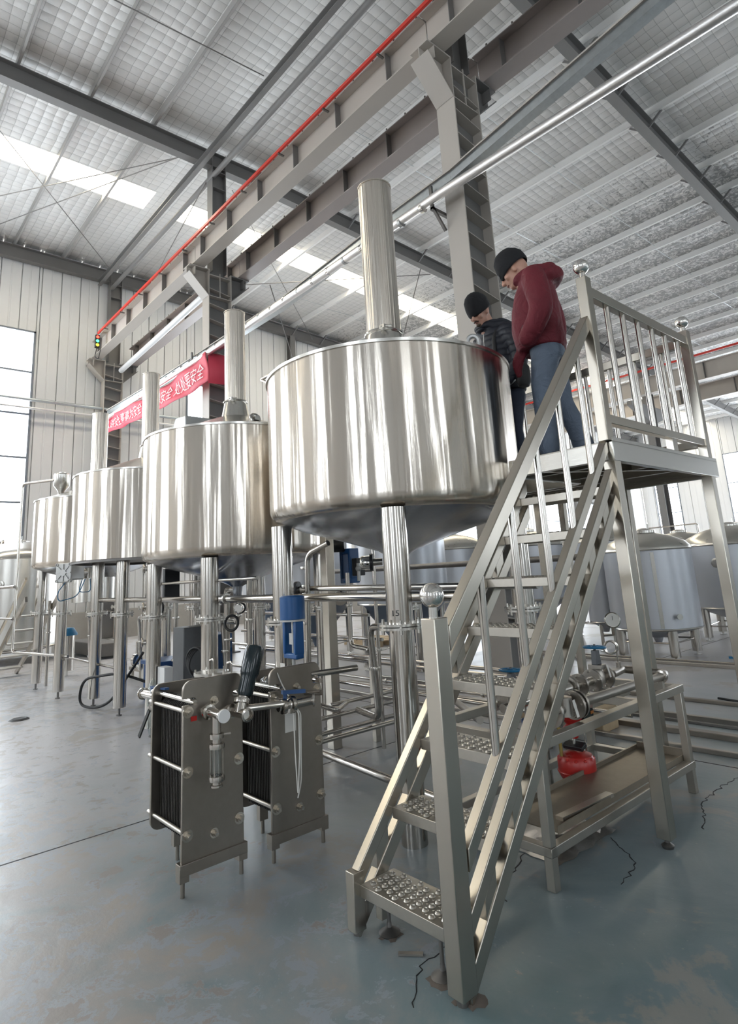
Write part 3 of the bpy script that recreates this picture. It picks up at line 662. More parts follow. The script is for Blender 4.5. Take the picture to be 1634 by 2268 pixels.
# ---- platform
pf = thing('work_platform', 'stainless steel work platform with round balusters and ball-topped posts, beside the nearest kettle', 'platform', (-2.4, 4.5, 0))
ZD = 2.335; Y0, Y1, XA, XB, XC = 3.64, 5.40, -1.76, -2.52, -3.75
part('deck', MB().b2((XB, Y0, ZD-.006), (XA, Y1, ZD)).b2((XC, 4.56, ZD-.006), (XB, Y1, ZD)), 'tread', pf)
def fas(lo, hi): return part('edge_beam', MB().b2(lo, hi), 'steel', pf, bevel=.004)
fas((XA-.045, Y0, 2.205), (XA, Y1, 2.36)); fas((XB, Y0, 2.215), (XA-.045, Y0+.04, 2.34)); fas((XB-.04, Y0, 2.215), (XB, 4.56, 2.34)); fas((XC, 4.56, 2.215), (XB-.04, 4.6, 2.34)); fas((XC, Y1-.04, 2.205), (XA-.045, Y1, 2.34)); fas((XC-.04, 4.56, 2.215), (XC, Y1, 2.34))
for y in (4.05, 4.5, 4.95): part('joist', MB().b2((XB if y < 4.6 else XC, y-.02, 2.25), (XA-.05, y+.02, 2.325)), 'tube', pf)
part('joist', MB().bar((-2.48, 3.7, 2.28), (-1.85, 4.9, 2.28), .04, .07), 'tube', pf)
for x, y in ((XA-.042, Y0+.04), (XA-.042, Y1-.12), (XC+.06, Y1-.05), (XC+.3, Y1-.05)):
    if x < -3.6: continue
    lg = part('leg', MB().b2((x-.04, y-.04, .05), (x+.04, y+.04, 2.21)), 'tube', pf, bevel=.004)
    part('levelling_foot', MB().cyl((x, y, 0), (x, y, .06), .014, 10).lathe([(0, 0), (.03, 0), (.035, .015), (.014, .03)], (x, y, 0), 14), 'dark_steel', lg)
lg = part('leg', MB().b2((-2.58, 5.3, .05), (-2.5, 5.38, 2.21)), 'tube', pf, bevel=.004); part('levelling_foot', MB().cyl((-2.54, 5.34, 0), (-2.54, 5.34, .06), .014, 10), 'dark_steel', lg)
def post(x, y, top):
    p = part('post', MB().b2((x-.036, y-.036, ZD), (x+.036, y+.036, top)), 'tube', pf, bevel=.004)
    part('neck', MB().cyl((x, y, top-.01), (x, y, top+.05), .02, 14), 'steel', p); part('ball', MB().ball((x, y, top+.085), .053, 32, 20), 'chrome', p, 'mirror polished ball')
XR = -1.80
post(XR, 3.64, 3.47); post(XR, 5.30, 3.47); post(-3.68, 5.30, 3.47)
def rail(y0, y1, x0, x1, z, h, w=.055, nm='rail'): part(nm, MB().bar((x0, y0, z), (x1, y1, z), w, h), 'tube', pf, bevel=.004)
rail(3.67, 5.28, XR, XR, 3.37, .075, nm='top_rail'); rail(3.67, 5.28, XR, XR, 2.485, .06, nm='lower_rail'); part('rail_support', MB().b2((XR-.025, 4.62, ZD), (XR+.025, 4.70, 2.46)), 'tube', pf)
rail(5.30, 5.30, XR-.03, -3.66, 3.37, .075, nm='top_rail'); rail(5.30, 5.30, XR-.03, -3.66, 2.485, .06, nm='lower_rail')
for k in range(6): part('baluster', MB().cyl((XR, 3.92+.235*k, 2.5), (XR, 3.92+.235*k, 3.35), .02, 14), 'pipe', pf)
for k in range(7): part('baluster', MB().cyl((XR-.22-.24*k, 5.3, 2.5), (XR-.22-.24*k, 5.3, 3.35), .02, 14), 'pipe', pf)
# stair landing on the far side: short rail post pair
# ================================================================= plate heat exchangers
def hexnut(b, c, axis, r=.021, h=.02):
    b.lathe([(0, h), (r, h), (r, 0), (0, 0)], c, 6, axis); b.lathe([(0, h+.018), (.011, h+.018), (.011, h)], c, 10, axis); b.lathe([(r*1.5, 0), (r*1.5, .004), (0, .004)], c, 18, axis)
def exchanger(label, y0, y1, xf, xb, zb, zt):
    t = thing('heat_exchanger', label, 'heat exchanger', (xf, (y0+y1)/2, 0))
    def corner(cy, cz, r, a0, a1, n=6): return [(cy+r*math.cos(a0+(a1-a0)*i/n), cz+r*math.sin(a0+(a1-a0)*i/n)) for i in range(n+1)]
    r = .055; s0, s1 = zt-.13, zt-.095
    pl = [(y0, zb), (y1, zb), (y1, s0), (y1-.045, s0)]+corner(y1-.045, (s0+s1)/2, (s1-s0)/2, -PI/2, -1.5*PI)[1:-1]+[(y1-.045, s1), (y1, s1)]+corner(y1-r, zt-r, r, 0, PI/2)+corner(y0+r, zt-r, r, PI/2, PI)+[(y0, s1), (y0+.06, s1)]+corner(y0+.06, (s0+s1)/2, (s1-s0)/2, PI/2, -PI/2)[1:-1]+[(y0+.06, s0), (y0, s0)]
    part('front_plate', MB().prism(pl, xf-.022, xf, 'x'), 'plate', t, bevel=.004)
    z2 = zb+.05; pb = [(y0+.01+r, z2)]+[(y1-.01-r, z2)]+corner(y1-.01-r, z2+r, r, -PI/2, 0)[1:]+corner(y1-.01-r, zt-.06-r, r, 0, PI/2)+corner(y0+.01+r, zt-.06-r, r, PI/2, PI)+corner(y0+.01+r, z2+r, r, PI, 1.5*PI)[:-1]
    part('back_plate', MB().prism(pb, xb-.02, xb, 'x'), 'plate', t, bevel=.003)
    b = MB(); n = 34; xs0, xs1 = xb+.06, xf-.03
    for k in range(n):
        x = xs0+(xs1-xs0)*k/n; q = .012 if k % 2 else 0
        yy0, yy1, za, zc = y0+.045+q, y1-.045-q, zb+.1, zt-.11
        b.prism([(yy0, za), (yy1, za), (yy1, zc-.04), (yy1-.05, zc), (yy0+.05, zc), (yy0, zc-.04)], x, x+(xs1-xs0)/n*.6, 'x')
    part('plate_pack', b, 'pack', t, 'dark stack of thin corrugated plates', kind='stuff')
    for y in (y0+.03, y1-.03):
        for z in (zt-.165, (zb+zt)/2-.01, zb+.14):
            rd = part('tie_rod', MB().cyl((xb-.08, y, z), (xf+.01, y, z), .0125, 12), 'bench', t); nb = MB(); hexnut(nb, (xf, y, z), (1, 0, 0)); part('nut', nb, 'tube', rd)
    for y in (y0+.05, y1-.03): part('guide_bar', MB().cyl((xb-.1, y, (s0+s1)/2), (xf+.05, y, (s0+s1)/2), .0135, 12), 'pipe', t)
    for z in (zt-.13, zb+.11): nb = MB(); hexnut(nb, (xf, (y0+y1)/2, z), (1, 0, 0), .017); part('nut', nb, 'tube', t)
    part('foot_bracket', MB().b2((xf-.045, y0-.015, zb-.045), (xf+.012, y1+.015, zb+.012)), 'plate', t, bevel=.002)
    for y in (y0+.012, y1-.012):
        f = part('leg', MB().b2((xf-.043, y-.026, .075), (xf+.010, y+.026, zb-.045)), 'plate', t); part('foot_pin', MB().cyl((xf-.015, y, 0), (xf-.015, y, .08), .012, 10), 'plate', f)
    ym = (y0+y1)/2; f = part('leg', MB().b2((xb-.04, ym-.03, .08), (xb, ym+.03, zb+.09)), 'plate', t); part('foot_pin', MB().cyl((xb-.02, ym, 0), (xb-.02, ym, .09), .012, 10), 'plate', f)
    return t
def ferrule(b, c, axis, r): b.lathe([(r, 0), (r*1.38, .002), (r*1.38, .012), (r, .016)], c, 20, axis)
def clampj(b, c, axis, r):
    b.lathe([(r, -.014), (r*1.5, -.012), (r*1.55, 0), (r*1.5, .012), (r, .014)], c, 18, axis)
h1 = exchanger('nearer plate heat exchanger with glass sight tube and dark tilted valve drive', 1.53, 1.90, -3.38, -3.83, .15, 1.07)
h2 = exchanger('second plate heat exchanger, with blue lever valve and hanging white cables on its front', 2.07, 2.45, -3.35, -3.76, .14, 1.06)
# nozzles on the nearer one
b = MB().cyl((-3.38, 1.66, .895), (-3.17, 1.66, .895), .026, 18); clampj(b, (-3.33, 1.66, .895), (1, 0, 0), .027); ferrule(b, (-3.17, 1.66, .895), (1, 0, 0), .027)
b.cyl((-3.24, 1.66, .895), (-3.24, 1.66, .80), .024, 16); part('nozzle', b, 'pipe', h1); part('end_cap', MB().lathe([(0, .019), (.034, .018), (.036, .0), (0, -.002)], (-3.165, 1.66, .895), 22, (1, 0, 0)), 'white', h1, 'white plastic end cap')
sg = MB(); clampj(sg, (-3.24, 1.66, .785), (0, 0, 1), .026); clampj(sg, (-3.24, 1.66, .735), (0, 0, 1), .028); clampj(sg, (-3.24, 1.66, .575), (0, 0, 1), .028); sg.cyl((-3.24, 1.66, .58), (-3.24, 1.66, .54), .024, 16).cyl((-3.24, 1.66, .79), (-3.24, 1.66, .735), .024, 16); ferrule(sg, (-3.24, 1.66, .545), (0, 0, -1), .024)
sg.cyl((-3.24, 1.70, .785), (-3.22, 1.735, .785), .007, 8)
for k in range(4): a = PI/4+k*PI/2; sg.cyl((-3.24+.034*math.cos(a), 1.66+.034*math.sin(a), .57), (-3.24+.034*math.cos(a), 1.66+.034*math.sin(a), .74), .0035, 6)
s_ = part('sight_tube', sg, 'pipe', h1); part('glass', MB().cyl((-3.24, 1.66, .585), (-3.24, 1.66, .725), .025, 18), 'sightglass', s_)
b = MB().cyl((-3.38, 1.80, .875), (-3.16, 1.80, .875), .026, 18).cyl((-3.23, 1.80, .875), (-3.25, 1.83, .955), .03, 16); clampj(b, (-3.33, 1.80, .875), (1, 0, 0), .027); ferrule(b, (-3.16, 1.80, .875), (1, 0, 0), .027); clampj(b, (-3.245, 1.82, .935), (-.2, .3, .8), .03)
b.cyl((-3.25, 1.83, .89), (-3.18, 2.06, .885), .02, 14); part('angle_valve', b, 'pipe', h1)
ax = V((-.12, .34, .93)).normalized()
part('valve_drive', MB().lathe([(0, 0), (.038, .003), (.045, .02), (.045, .10), (.05, .115), (.055, .13), (.056, .255), (.05, .275), (.035, .283), (.03, .276), (0, .276)], V((-3.25, 1.84, .955)), 28, ax), 'darkgreen', h1, 'dark bottle-shaped valve drive, tilted')
b = MB().cyl((-3.83, 1.62, .92), (-4.13, 1.60, .92), .026, 16).cyl((-4.0, 1.61, .92), (-4.0, 1.61, .83), .02, 12); ferrule(b, (-4.13, 1.60, .92), (-1, 0, 0), .027); clampj(b, (-3.93, 1.615, .92), (1, 0, 0), .028); clampj(b, (-4.0, 1.61, .85), (0, 0, 1), .022); part('rear_valve', b, 'pipe', h1)
part('lever', MB().bar((-3.99, 1.6, .975), (-3.76, 1.6, .985), .028, .012).cyl((-3.99, 1.6, .94), (-3.99, 1.6, .98), .01, 8), 'bluebox', h1, 'blue lever'); part('hanging_lever', MB().bar((-3.98, 1.58, .84), (-4.06, 1.55, .68), .025, .01, (0, 1, 0)), 'black', h1, 'black lever hanging down')
part('plastic_wrap', MB().lathe([(0, .1), (.03, .05), (.035, -.03), (.028, -.2), (.01, -.26)], (-4.03, 1.62, .93), 9, (.05, 0, 1)), 'sightglass', h1)
part('warning_tag', MB().b2((-3.377, 1.575, .855), (-3.374, 1.61, .88)), 'red', h1)
# fittings on the second one
b = MB().cyl((-3.35, 2.12, .87), (-3.2, 2.12, .87), .026, 16).cyl((-3.2, 2.03, .87), (-3.18, 2.26, .872), .027, 18); clampj(b, (-3.19, 2.06, .87), (.05, 1, 0), .028); clampj(b, (-3.19, 2.12, .87), (.05, 1, 0), .032); ferrule(b, (-3.178, 2.26, .872), (.6, .8, 0), .027); b.ball((-3.2, 2.12, .87), .04, 16, 10)
b.cyl((-3.35, 2.33, .885), (-3.22, 2.36, .895), .017, 14); clampj(b, (-3.2, 2.1, .84), (0, 0, 1), .02); part('ball_valve', b, 'pipe', h2)
part('lever', MB().bar((-3.2, 2.06, .945), (-3.17, 2.2, .935), .03, .02).cyl((-3.2, 2.08, .9), (-3.2, 2.08, .945), .012, 8), 'bluebox', h2, 'blue lever')
part('upper_pipe', MB().cyl((-3.36, 2.38, .985), (-3.3, 2.72, .985), .02, 14), 'pipe', h2)
part('cable', MB().tube(bend([(-3.2, 2.13, .86), (-3.15, 2.14, .83), (-3.14, 2.13, .6), (-3.16, 2.125, .38), (-3.17, 2.12, .6), (-3.19, 2.13, .84)], .04), .004, 6).tube(bend([(-3.18, 2.14, .85), (-3.16, 2.16, .82), (-3.16, 2.15, .45), (-3.17, 2.13, .37)], .05), .004, 6), 'cable', h2, 'thin white cables')
part('cable', MB().tube(bend([(-3.6, 2.2, 1.05), (-3.36, 2.12, 1.06), (-3.33, 2.14, .97), (-3.22, 2.14, .88)], .07), .004, 6), 'cable', h2)
part('rating_plate', MB().b2((-3.349, 2.17, .68), (-3.346, 2.25, .84)), 'tag', h2, 'pale printed paper label')
part('plastic_wrap', MB().ball((-3.42, 2.1, .98), .06, 9, 6, (1.2, .7, .6)), 'sightglass', h2)
# ================================================================= control valve, filters
t = thing('control_valve', 'blue electric control valve with round motor head behind the second heat exchanger', 'valve', (-3.9, 2.62, .55))
part('motor_head', MB().lathe([(0, 1.472), (.08, 1.47), (.093, 1.46), (.093, 1.30), (0, 1.298)], (-3.9, 2.62, 0), 32), 'blue', t); part('ring', MB().lathe([(0, 1.285), (.097, 1.285), (.097, 1.298), (0, 1.298)], (-3.9, 2.62, 0), 28), 'alum', t)
part('yoke', MB().b2((-3.985, 2.58, 1.05), (-3.955, 2.66, 1.285)).b2((-3.845, 2.58, 1.05), (-3.815, 2.66, 1.285)).b2((-3.985, 2.585, 1.02), (-3.815, 2.655, 1.06)), 'blue', t, bevel=.008)
part('spindle', MB().cyl((-3.9, 2.62, .95), (-3.9, 2.62, 1.285), .012, 10).b2((-3.925, 2.6, 1.12), (-3.875, 2.64, 1.2)).cyl((-3.86, 2.6, 1.05), (-3.86, 2.6, 1.28), .006, 8), 'alum', t)
part('body', MB().lathe([(0, .97), (.05, .97), (.05, .9), (.03, .86), (.045, .8), (.06, .74), (.05, .68), (0, .66)], (-3.9, 2.62, 0), 20).cyl((-4.05, 2.62, .74), (-3.75, 2.62, .74), .03, 14).lathe([(.075, 0), (.075, .02), (0, .02)], (-4.05, 2.62, .74), 18, (1, 0, 0)).cyl((-3.9, 2.62, 0), (-3.9, 2.62, .68), .018, 10), 'iron', t)
part('hanging_tag', MB().b2((-3.93, 2.52, .96), (-3.87, 2.522, 1.0)), 'tag', t)
for x, lab in ((-4.97, 'left of the two bright strainer pots with wire handles behind the heat exchanger'), (-4.66, 'right of the two bright strainer pots with wire handles behind the heat exchanger')):
    t = thing('strainer_pot', lab, 'strainer', (x, 2.5, 0))
    part('pot', MB().lathe([(0, .35), (.1, .35), (.1, .83)], (x, 2.5, 0), 24), 'pipe', t); part('lid', MB().lathe([(.0, .875), (.1, .87), (.145, .865), (.145, .842), (0, .842)], (x, 2.5, 0), 26), 'steel', t)
    part('handle', MB().tube(bend([(x-.04, 2.5, .87), (x-.04, 2.5, .95), (x+.04, 2.5, .97), (x+.04, 2.5, .87)], .02), .007, 6), 'pipe', t)
    for k in range(3): a = k*2*PI/3; part('leg', MB().cyl((x+.09*math.cos(a), 2.5+.09*math.sin(a), 0), (x+.09*math.cos(a), 2.5+.09*math.sin(a), .4), .012, 8), 'pipe', t)
    for k in range(5): a = .5+k*2*PI/5; part('wing_bolt', MB().cyl((x+.13*math.cos(a), 2.5+.13*math.sin(a), .83), (x+.13*math.cos(a), 2.5+.13*math.sin(a), .89), .008, 6), 'steel', t)
solo('cable_box', MB().b2((-6.84, 2.8, .0), (-6.66, 2.9, .73)), 'white', 'upright pale grey trunking box beside the second kettle leg', 'box', loc=(-6.75, 2.85, 0), bevel=.006)
# ================================================================= steam skid under the stair
sk = thing('steam_skid', 'low stainless steel pipe bench with drip tray beside the stair foot', 'pipe bench', (-2.37, 3.75, 0))
xa, xb, ya, yb = -2.78, -1.99, 2.84, 4.64
for x, y in ((xb-.03, ya+.03), (xb-.03, yb-.03), (xa+.03, ya+.03), (xa+.03, yb-.03), (xa+.03, 3.95), (xa+.03, 4.3)): part('leg', MB().b2((x-.025, y-.025, 0), (x+.025, y+.025, .65)), 'bench', sk, bevel=.003)
for lo, hi in (((xb-.055, ya, .65), (xb, yb, .70)), ((xa, ya, .65), (xa+.055, yb, .70)), ((xa+.055, yb-.05, .65), (xb-.055, yb, .70)), ((xa+.055, ya, .65), (xb-.055, ya+.05, .70)), ((xa+.055, 4.0, .65), (xb-.055, 4.05, .70)), ((-2.42, 4.05, .6), (-2.37, 4.6, .65))): part('top_rail', MB().b2(lo, hi), 'bench', sk, bevel=.003)
for lo, hi in (((xb-.05, ya, .155), (xb, yb, .2)), ((xa, ya, .155), (xa+.05, yb, .2)), ((xa+.05, yb-.05, .155), (xb-.05, yb, .2)), ((xa, ya, .155), (xb, ya+.05, .2))): part('lower_rail', MB().b2(lo, hi), 'bench', sk, bevel=.003)
part('drip_tray', MB().bar((-2.23, 3.0, .215), (-2.23, 4.66, .207), .36, .006).bar((-2.05, 3.0, .225), (-2.05, 4.66, .217), .006, .04).bar((-2.41, 3.0, .225), (-2.41, 4.66, .217), .012, .04).b2((-2.4, 4.64, .21), (-2.06, 4.66, .26)), 'tray', sk)
part('loose_flat_bar', MB().bar((-2.10, 3.1, .242), (-2.07, 3.6, .24), .05, .02), 'bench', sk); part('tape_strip', MB().b2((-2.43, 3.0, .247), (-2.395, 3.25, .252)), 'tag', sk)
# pipes on the bench
lp = part('steam_pipe', MB().tube(bend([(-2.33, 4.3, .79), (-2.36, 4.50, .79), (-2.4, 4.58, .78), (-2.10, 4.62, .77), (-2.05, 4.5, .775), (-2.05, 3.35, .79)], .05), .027, 14), 'pipe_dull', sk)
cl_ = MB(); clampj(cl_, (-2.05, 4.45, .776), (0, 1, 0), .028); part('clamp', cl_, 'pipe', lp); part('support', MB().b2((-2.065, 4.42, .70), (-2.035, 4.45, .75)), 'bench', sk)
def flange(b, c, ax, r=.07, t=.016): b.lathe([(0, -t/2), (r, -t/2), (r, t/2), (0, t/2)], c, 24, ax)
def fbolts(b, c, ax, r=.052, n=4):
    a = V(ax).normalized(); x = a.orthogonal().normalized(); y = a.cross(x)
    for k in range(n):
        q = V(c)+(x*math.cos(k*2*PI/n+.6)+y*math.sin(k*2*PI/n+.6))*r; b.cyl(q-a*.024, q+a*.024, .007, 6)
def gate_valve(label, x, y, z, wheel_z):
    t = thing('gate_valve', label, 'valve', (x, y, z))
    b = MB().cyl((x, y-.1, z), (x, y+.1, z), .034, 16).lathe([(0, -.04), (.045, -.03), (.05, .02), (.035, .06), (.03, .07)], (x, y, z), 18)
    for d in (-.085, .085): flange(b, (x, y+d, z), (0, 1, 0), .075, .02)
    b.b2((x-.05, y-.035, z+.065), (x+.05, y+.035, z+.095)); part('body', b, 'pipe_dull', t, bevel=.002)
    fb = MB(); 
    for d in (-.085, .085): fbolts(fb, (x, y+d, z), (0, 1, 0), .058, 4)
    part('bolts', fb, 'steel', t, kind='stuff')
    part('bonnet', MB().prism([(y-.035, z+.095), (y+.035, z+.095), (y+.022, wheel_z-.02), (y-.022, wheel_z-.02)], x-.02, x+.02, 'x').cyl((x, y, z+.09), (x, y, wheel_z+.02), .009, 8), 'iron', t, bevel=.004)
    w = MB().torus((x, y, wheel_z), .072, .008, (0, .05, 1), 28, 8).cyl((x, y, wheel_z-.008), (x, y, wheel_z+.01), .016, 12)
    for k in range(5): w.bar((x, y, wheel_z), (x+.07*math.cos(k*2*PI/5), y+.07*math.sin(k*2*PI/5), wheel_z), .012, .006)
    part('handwheel', w, 'wheel_blue', t, 'blue handwheel'); part('tag', MB().bar((x+.06, y+.03, z+.09), (x+.075, y+.035, z+.01), .02, .001, (1, 0, 0)), 'tag', t); return t
gate_valve('gate valve with tilted blue handwheel on the bench under the platform', -2.33, 4.1, .79, 1.0)
gate_valve('gate valve with flat blue handwheel seen between the stair treads', -2.66, 3.55, .72, .9)
t = thing('flanged_fittings', 'row of bright flanged fittings and sight glass on the pipe bench', 'pipe fittings', (-2.33, 3.6, .79))
b = MB().cyl((-2.33, 3.0, .79), (-2.33, 4.0, .79), .026, 14).lathe([(.03, -.09), (.05, -.07), (.05, .07), (.03, .09)], (-2.33, 3.62, .79), 18, (0, 1, 0)); part('pipe', b, 'pipe', t)
for y in (3.4, 3.5, 3.72, 3.84): b = MB(); flange(b, (-2.33, y, .79), (0, 1, 0), .07, .018); fbolts(b, (-2.33, y, .79), (0, 1, 0)); part('flange', b, 'pipe_dull', t)
part('drain', MB().cyl((-2.33, 3.86, .79), (-2.33, 3.86, .64), .008, 8).b2((-2.345, 3.845, .68), (-2.315, 3.875, .71)), 'pipe', t)
t = thing('flanged_strainer', 'big flanged strainer at the bench edge, beside the front pipe', 'pipe fittings', (-2.06, 3.2, .79))
b = MB().cyl((-2.05, 2.98, .79), (-2.05, 3.38, .79), .03, 14).lathe([(0, -.05), (.045, -.04), (.045, .06), (0, .07)], (-2.05, 3.2, .79), 16).cyl((-2.05, 3.2, .79), (-2.2, 3.3, .82), .036, 14); part('body', b, 'pipe_dull', t)
for y in (3.06, 3.29, 3.33): b = MB(); flange(b, (-2.05, y, .79), (0, 1, 0), .078, .018); fbolts(b, (-2.05, y, .79), (0, 1, 0), .06); part('flange', b, 'pipe_dull', t)
part('tag', MB().bar((-1.99, 3.2, .84), (-1.975, 3.21, .75), .025, .001, (1, 0, 0)), 'tag', t)
t = thing('pressure_gauge', 'round pressure gauge on a looped steel pigtail above the pipe bench', 'gauge', (-2.36, 4.42, .79))
part('dial_case', MB().lathe([(0, -.02), (.055, -.02), (.058, .01), (.05, .018), (0, .016)], (-2.36, 4.46, 1.15), 28, (.55, -.83, .1)), 'steel', t); part('dial_face', MB().lathe([(0, .021), (.047, .021)], (-2.36, 4.46, 1.15), 24, (.55, -.83, .1)), 'tag', t)
part('needle', MB().bar(V((-2.36, 4.46, 1.15))+V((.55, -.83, .1)).normalized()*.023, V((-2.36, 4.46, 1.18))+V((.55, -.83, .1)).normalized()*.023, .004, .001), 'black', t)
part('stem', MB().b2((-2.372, 4.45, 1.04), (-2.348, 4.474, 1.1)).cyl((-2.36, 4.46, .8), (-2.36, 4.46, 1.05), .006, 8).cyl((-2.36, 4.46, .79), (-2.36, 4.46, .85), .018, 10), 'pipe', t)
part('pigtail', MB().torus((-2.39, 4.43, .955), .045, .0065, (.6, -.8, 0), 24, 8).torus((-2.385, 4.436, .957), .045, .0065, (.6, -.8, 0), 24, 8), 'pipe', t)
t = thing('steam_trap_valve', 'red diaphragm air valve hanging below the pipe bench', 'valve', (-2.50, 3.97, .1))
c = (-2.50, 3.97, 0)
part('diaphragm_case', MB().lathe([(0, .13), (.06, .135), (.11, .16), (.126, .19), (.126, .275), (.108, .305), (.05, .325), (0, .33)], c, 30), 'red', t); part('seam_ring', MB().torus((-2.50, 3.97, .205), .127, .006, n=30, k=6), 'red', t)
b = MB()
for k in range(12): a = k*PI/6; b.ball((-2.50+.105*math.cos(a), 3.97+.105*math.sin(a), .285), .02, 8, 6, (1, 1, .7))
part('rib', b, 'red', t, kind='stuff')
part('bellows', MB().lathe([(0, .62), (.04, .62)]+[(.056+.016*math.sin(i*PI/2), .62-i*.017) for i in range(12)]+[(.03, .41), (0, .41)], c, 24), 'red', t); part('post', MB().cyl((-2.54, 3.86, .31), (-2.54, 3.86, .66), .012, 10), 'brass', t, 'yellowish post'); part('stem', MB().cyl((-2.50, 3.97, .32), (-2.50, 3.97, .66), .012, 10), 'steel', t)
part('clip', MB().box((-2.50, 3.97, .36), (.15, .07, .03), Matrix.Rotation(.35, 3, 'X')), 'black', t, bevel=.006)
part('positioner', MB().b2((-2.54, 4.02, .46), (-2.42, 4.14, .64)), 'darkgreen', t, bevel=.015); part('label', MB().b2((-2.419, 4.09, .55), (-2.417, 4.13, .57)), 'orange', t); part('air_fitting', MB().cyl((-2.50, 4.04, .3), (-2.50, 4.08, .3), .02, 8).cyl((-2.48, 4.08, .46), (-2.48, 4.08, .3), .006, 8), 'steel', t)
# ================================================================= pipes below the vessels
def pipe(label, pts, r=.025, mat='pipe', group=None, joints=()):
    t = thing('pipe_run', label, 'pipe', pts[0], group); part('pipe', MB().tube(bend(pts, r*3.2), r, 12), mat, t)
    for p, ax in joints: b = MB(); clampj(b, p, ax, r*1.05); part('clamp', b, 'steel', t)
    return t
pipe('thick horizontal pipe joining the kettle legs at mid height, along the whole row', [(-9.6, 2.98, 1.44), (-2.55, 2.98, 1.43)], .032, joints=[((-5.6, 2.98, 1.436), (1, 0, 0))])
pipe('thinner pipe just behind the thick mid height pipe', [(-7.6, 3.25, 1.40), (-5.0, 3.25, 1.40), (-5.0, 3.25, 1.5), (-2.2, 3.3, 1.47)], .024)
pipe('dark pipe crossing behind the stair at eye height', [(-8.2, 6.0, 1.66), (-3.3, 6.0, 1.64)], .035, 'dark_steel')
pipe('upright drain pipe with clamps from the nearest kettle bottom', [(-4.25, 3.25, 1.88), (-4.5, 3.2, 1.80), (-4.57, 3.2, .15)], .026, joints=[((-4.55, 3.2, z), (0, 0, 1)) for z in (1.68, 1.52, 1.45, 1.2)])
pipe('upright slim pipe left of the big front leg', [(-4.40, 3.9, 1.86), (-4.40, 3.9, .05)], .019, joints=[((-4.4, 3.9, .9), (0, 0, 1))])
pipe('upright pipe bending forward at knee height behind the second heat exchanger', [(-5.3, 4.3, 1.62), (-5.3, 4.3, .85), (-4.9, 4.3, .82)], .024, joints=[((-5.3, 4.3, 1.36), (0, 0, 1)), ((-5.3, 4.3, 1.27), (0, 0, 1)), ((-5.0, 4.3, .82), (1, 0, 0))])
for i, (z, y0, y1, x) in enumerate(((.44, 3.55, 4.35, -4.72), (.36, 3.4, 4.3, -4.66), (.25, 3.3, 4.2, -4.6), (.31, 2.66, 3.9, -4.22))):
    pipe(('topmost of four low brassy pipes running beside the second heat exchanger', 'second of four low brassy pipes beside the second heat exchanger', 'third of four low brassy pipes beside the second heat exchanger', 'lowest and longest of four low brassy pipes beside the second heat exchanger')[i], [(x, y0, z), (x+.02, y1, z)], .02)
pipe('bent pipe at the right edge of the second heat exchanger', [(-4.3, 2.6, .56), (-4.75, 3.3, .52), (-4.5, 3.45, .44), (-4.72, 3.75, .43)], .022)
pipe('floor level pipe running from the second heat exchanger to the stair', [(-5.2, 3.42, .1), (-3.05, 3.2, .1)], .03)
pipe('floor level pipe under the stair, left of the bench', [(-3.6, 3.55, .42), (-2.85, 3.25, .46)], .024); pipe('short angled pipe under the stair', [(-3.5, 3.9, .55), (-2.8, 3.35, .6)], .026, 'pipe_dull')
for i, (y, z) in enumerate(((5.0, .62), (5.3, .5), (4.75, .35), (5.6, .22))): pipe(('highest of four thin pipes crossing behind the big front leg', 'second of four thin pipes crossing behind the big front leg', 'third of four thin pipes crossing behind the big front leg', 'lowest of four thin pipes crossing behind the big front leg')[i], [(-9.5, y, z), (-2.9, y, z-.02)], .02, joints=[((-4.6, y, z-.015), (1, 0, 0)), ((-6.2, y, z-.01), (1, 0, 0))])
solo('square_post', MB().b2((-4.98, 3.70, 0), (-4.88, 3.80, 2.15)), 'tube', 'upright square steel post behind the second heat exchanger', 'post', loc=(-4.93, 3.75, 0), bevel=.004)
for x, y, h, lab in ((-4.78, 4.15, .78, 'low square post with grey cap behind the square upright'), (-5.0, 4.72, 1.0, 'flat upright bar behind the low brassy pipes'), (-3.35, 4.9, .95, 'square post right of the big front leg'), (-3.1, 5.2, 2.2, 'tall square post behind the newel ball')):
    solo('square_post', MB().b2((x-.03, y-.03, 0), (x+.03, y+.03, h)), 'tube', lab, 'post', loc=(x, y, 0), bevel=.003)
def sensor(label, x, y, z, ax, r=.06, l=.1):
    t = thing('valve_actuator', label, 'valve drive', (x, y, z)); a = V(ax).normalized()
    part('housing', MB().lathe([(0, l), (r*.8, l), (r, l*.8), (r, 0), (0, 0)], (x, y, z), 20, a), 'chrome', t); part('collar', MB().lathe([(0, -.03), (r*1.25, -.03), (r*1.25, 0), (0, 0)], (x, y, z), 20, a), 'black', t); b = MB().cyl(V((x, y, z))-a*.03, V((x, y, z))-a*.12, r*.5, 12); part('neck', b, 'pipe', t); return t
sensor('round steel valve drive left of the big front leg, under the nearest kettle', -4.36, 3.82, 1.70, (-.7, -.7, 0), .065, .09)
sensor('round steel valve drive with black collar on the drain pipe', -4.64, 3.16, 1.49, (-.85, -.5, 0), .06, .1)
sensor('steel valve drive with black ring between the second kettle legs', -5.9, 3.3, 1.32, (.8, -.6, 0), .05, .16)
part('cable_loop', MB().torus((-5.83, 3.16, 1.18), .075, .014, (.5, -.8, .1), 26, 8), 'rubber', bpy.data.objects['valve_actuator.002'])
t = thing('control_valve', 'blue pneumatic control valve with foil wrapped head under the nearest kettle', 'valve', (-5.62, 4.6, 1.3))
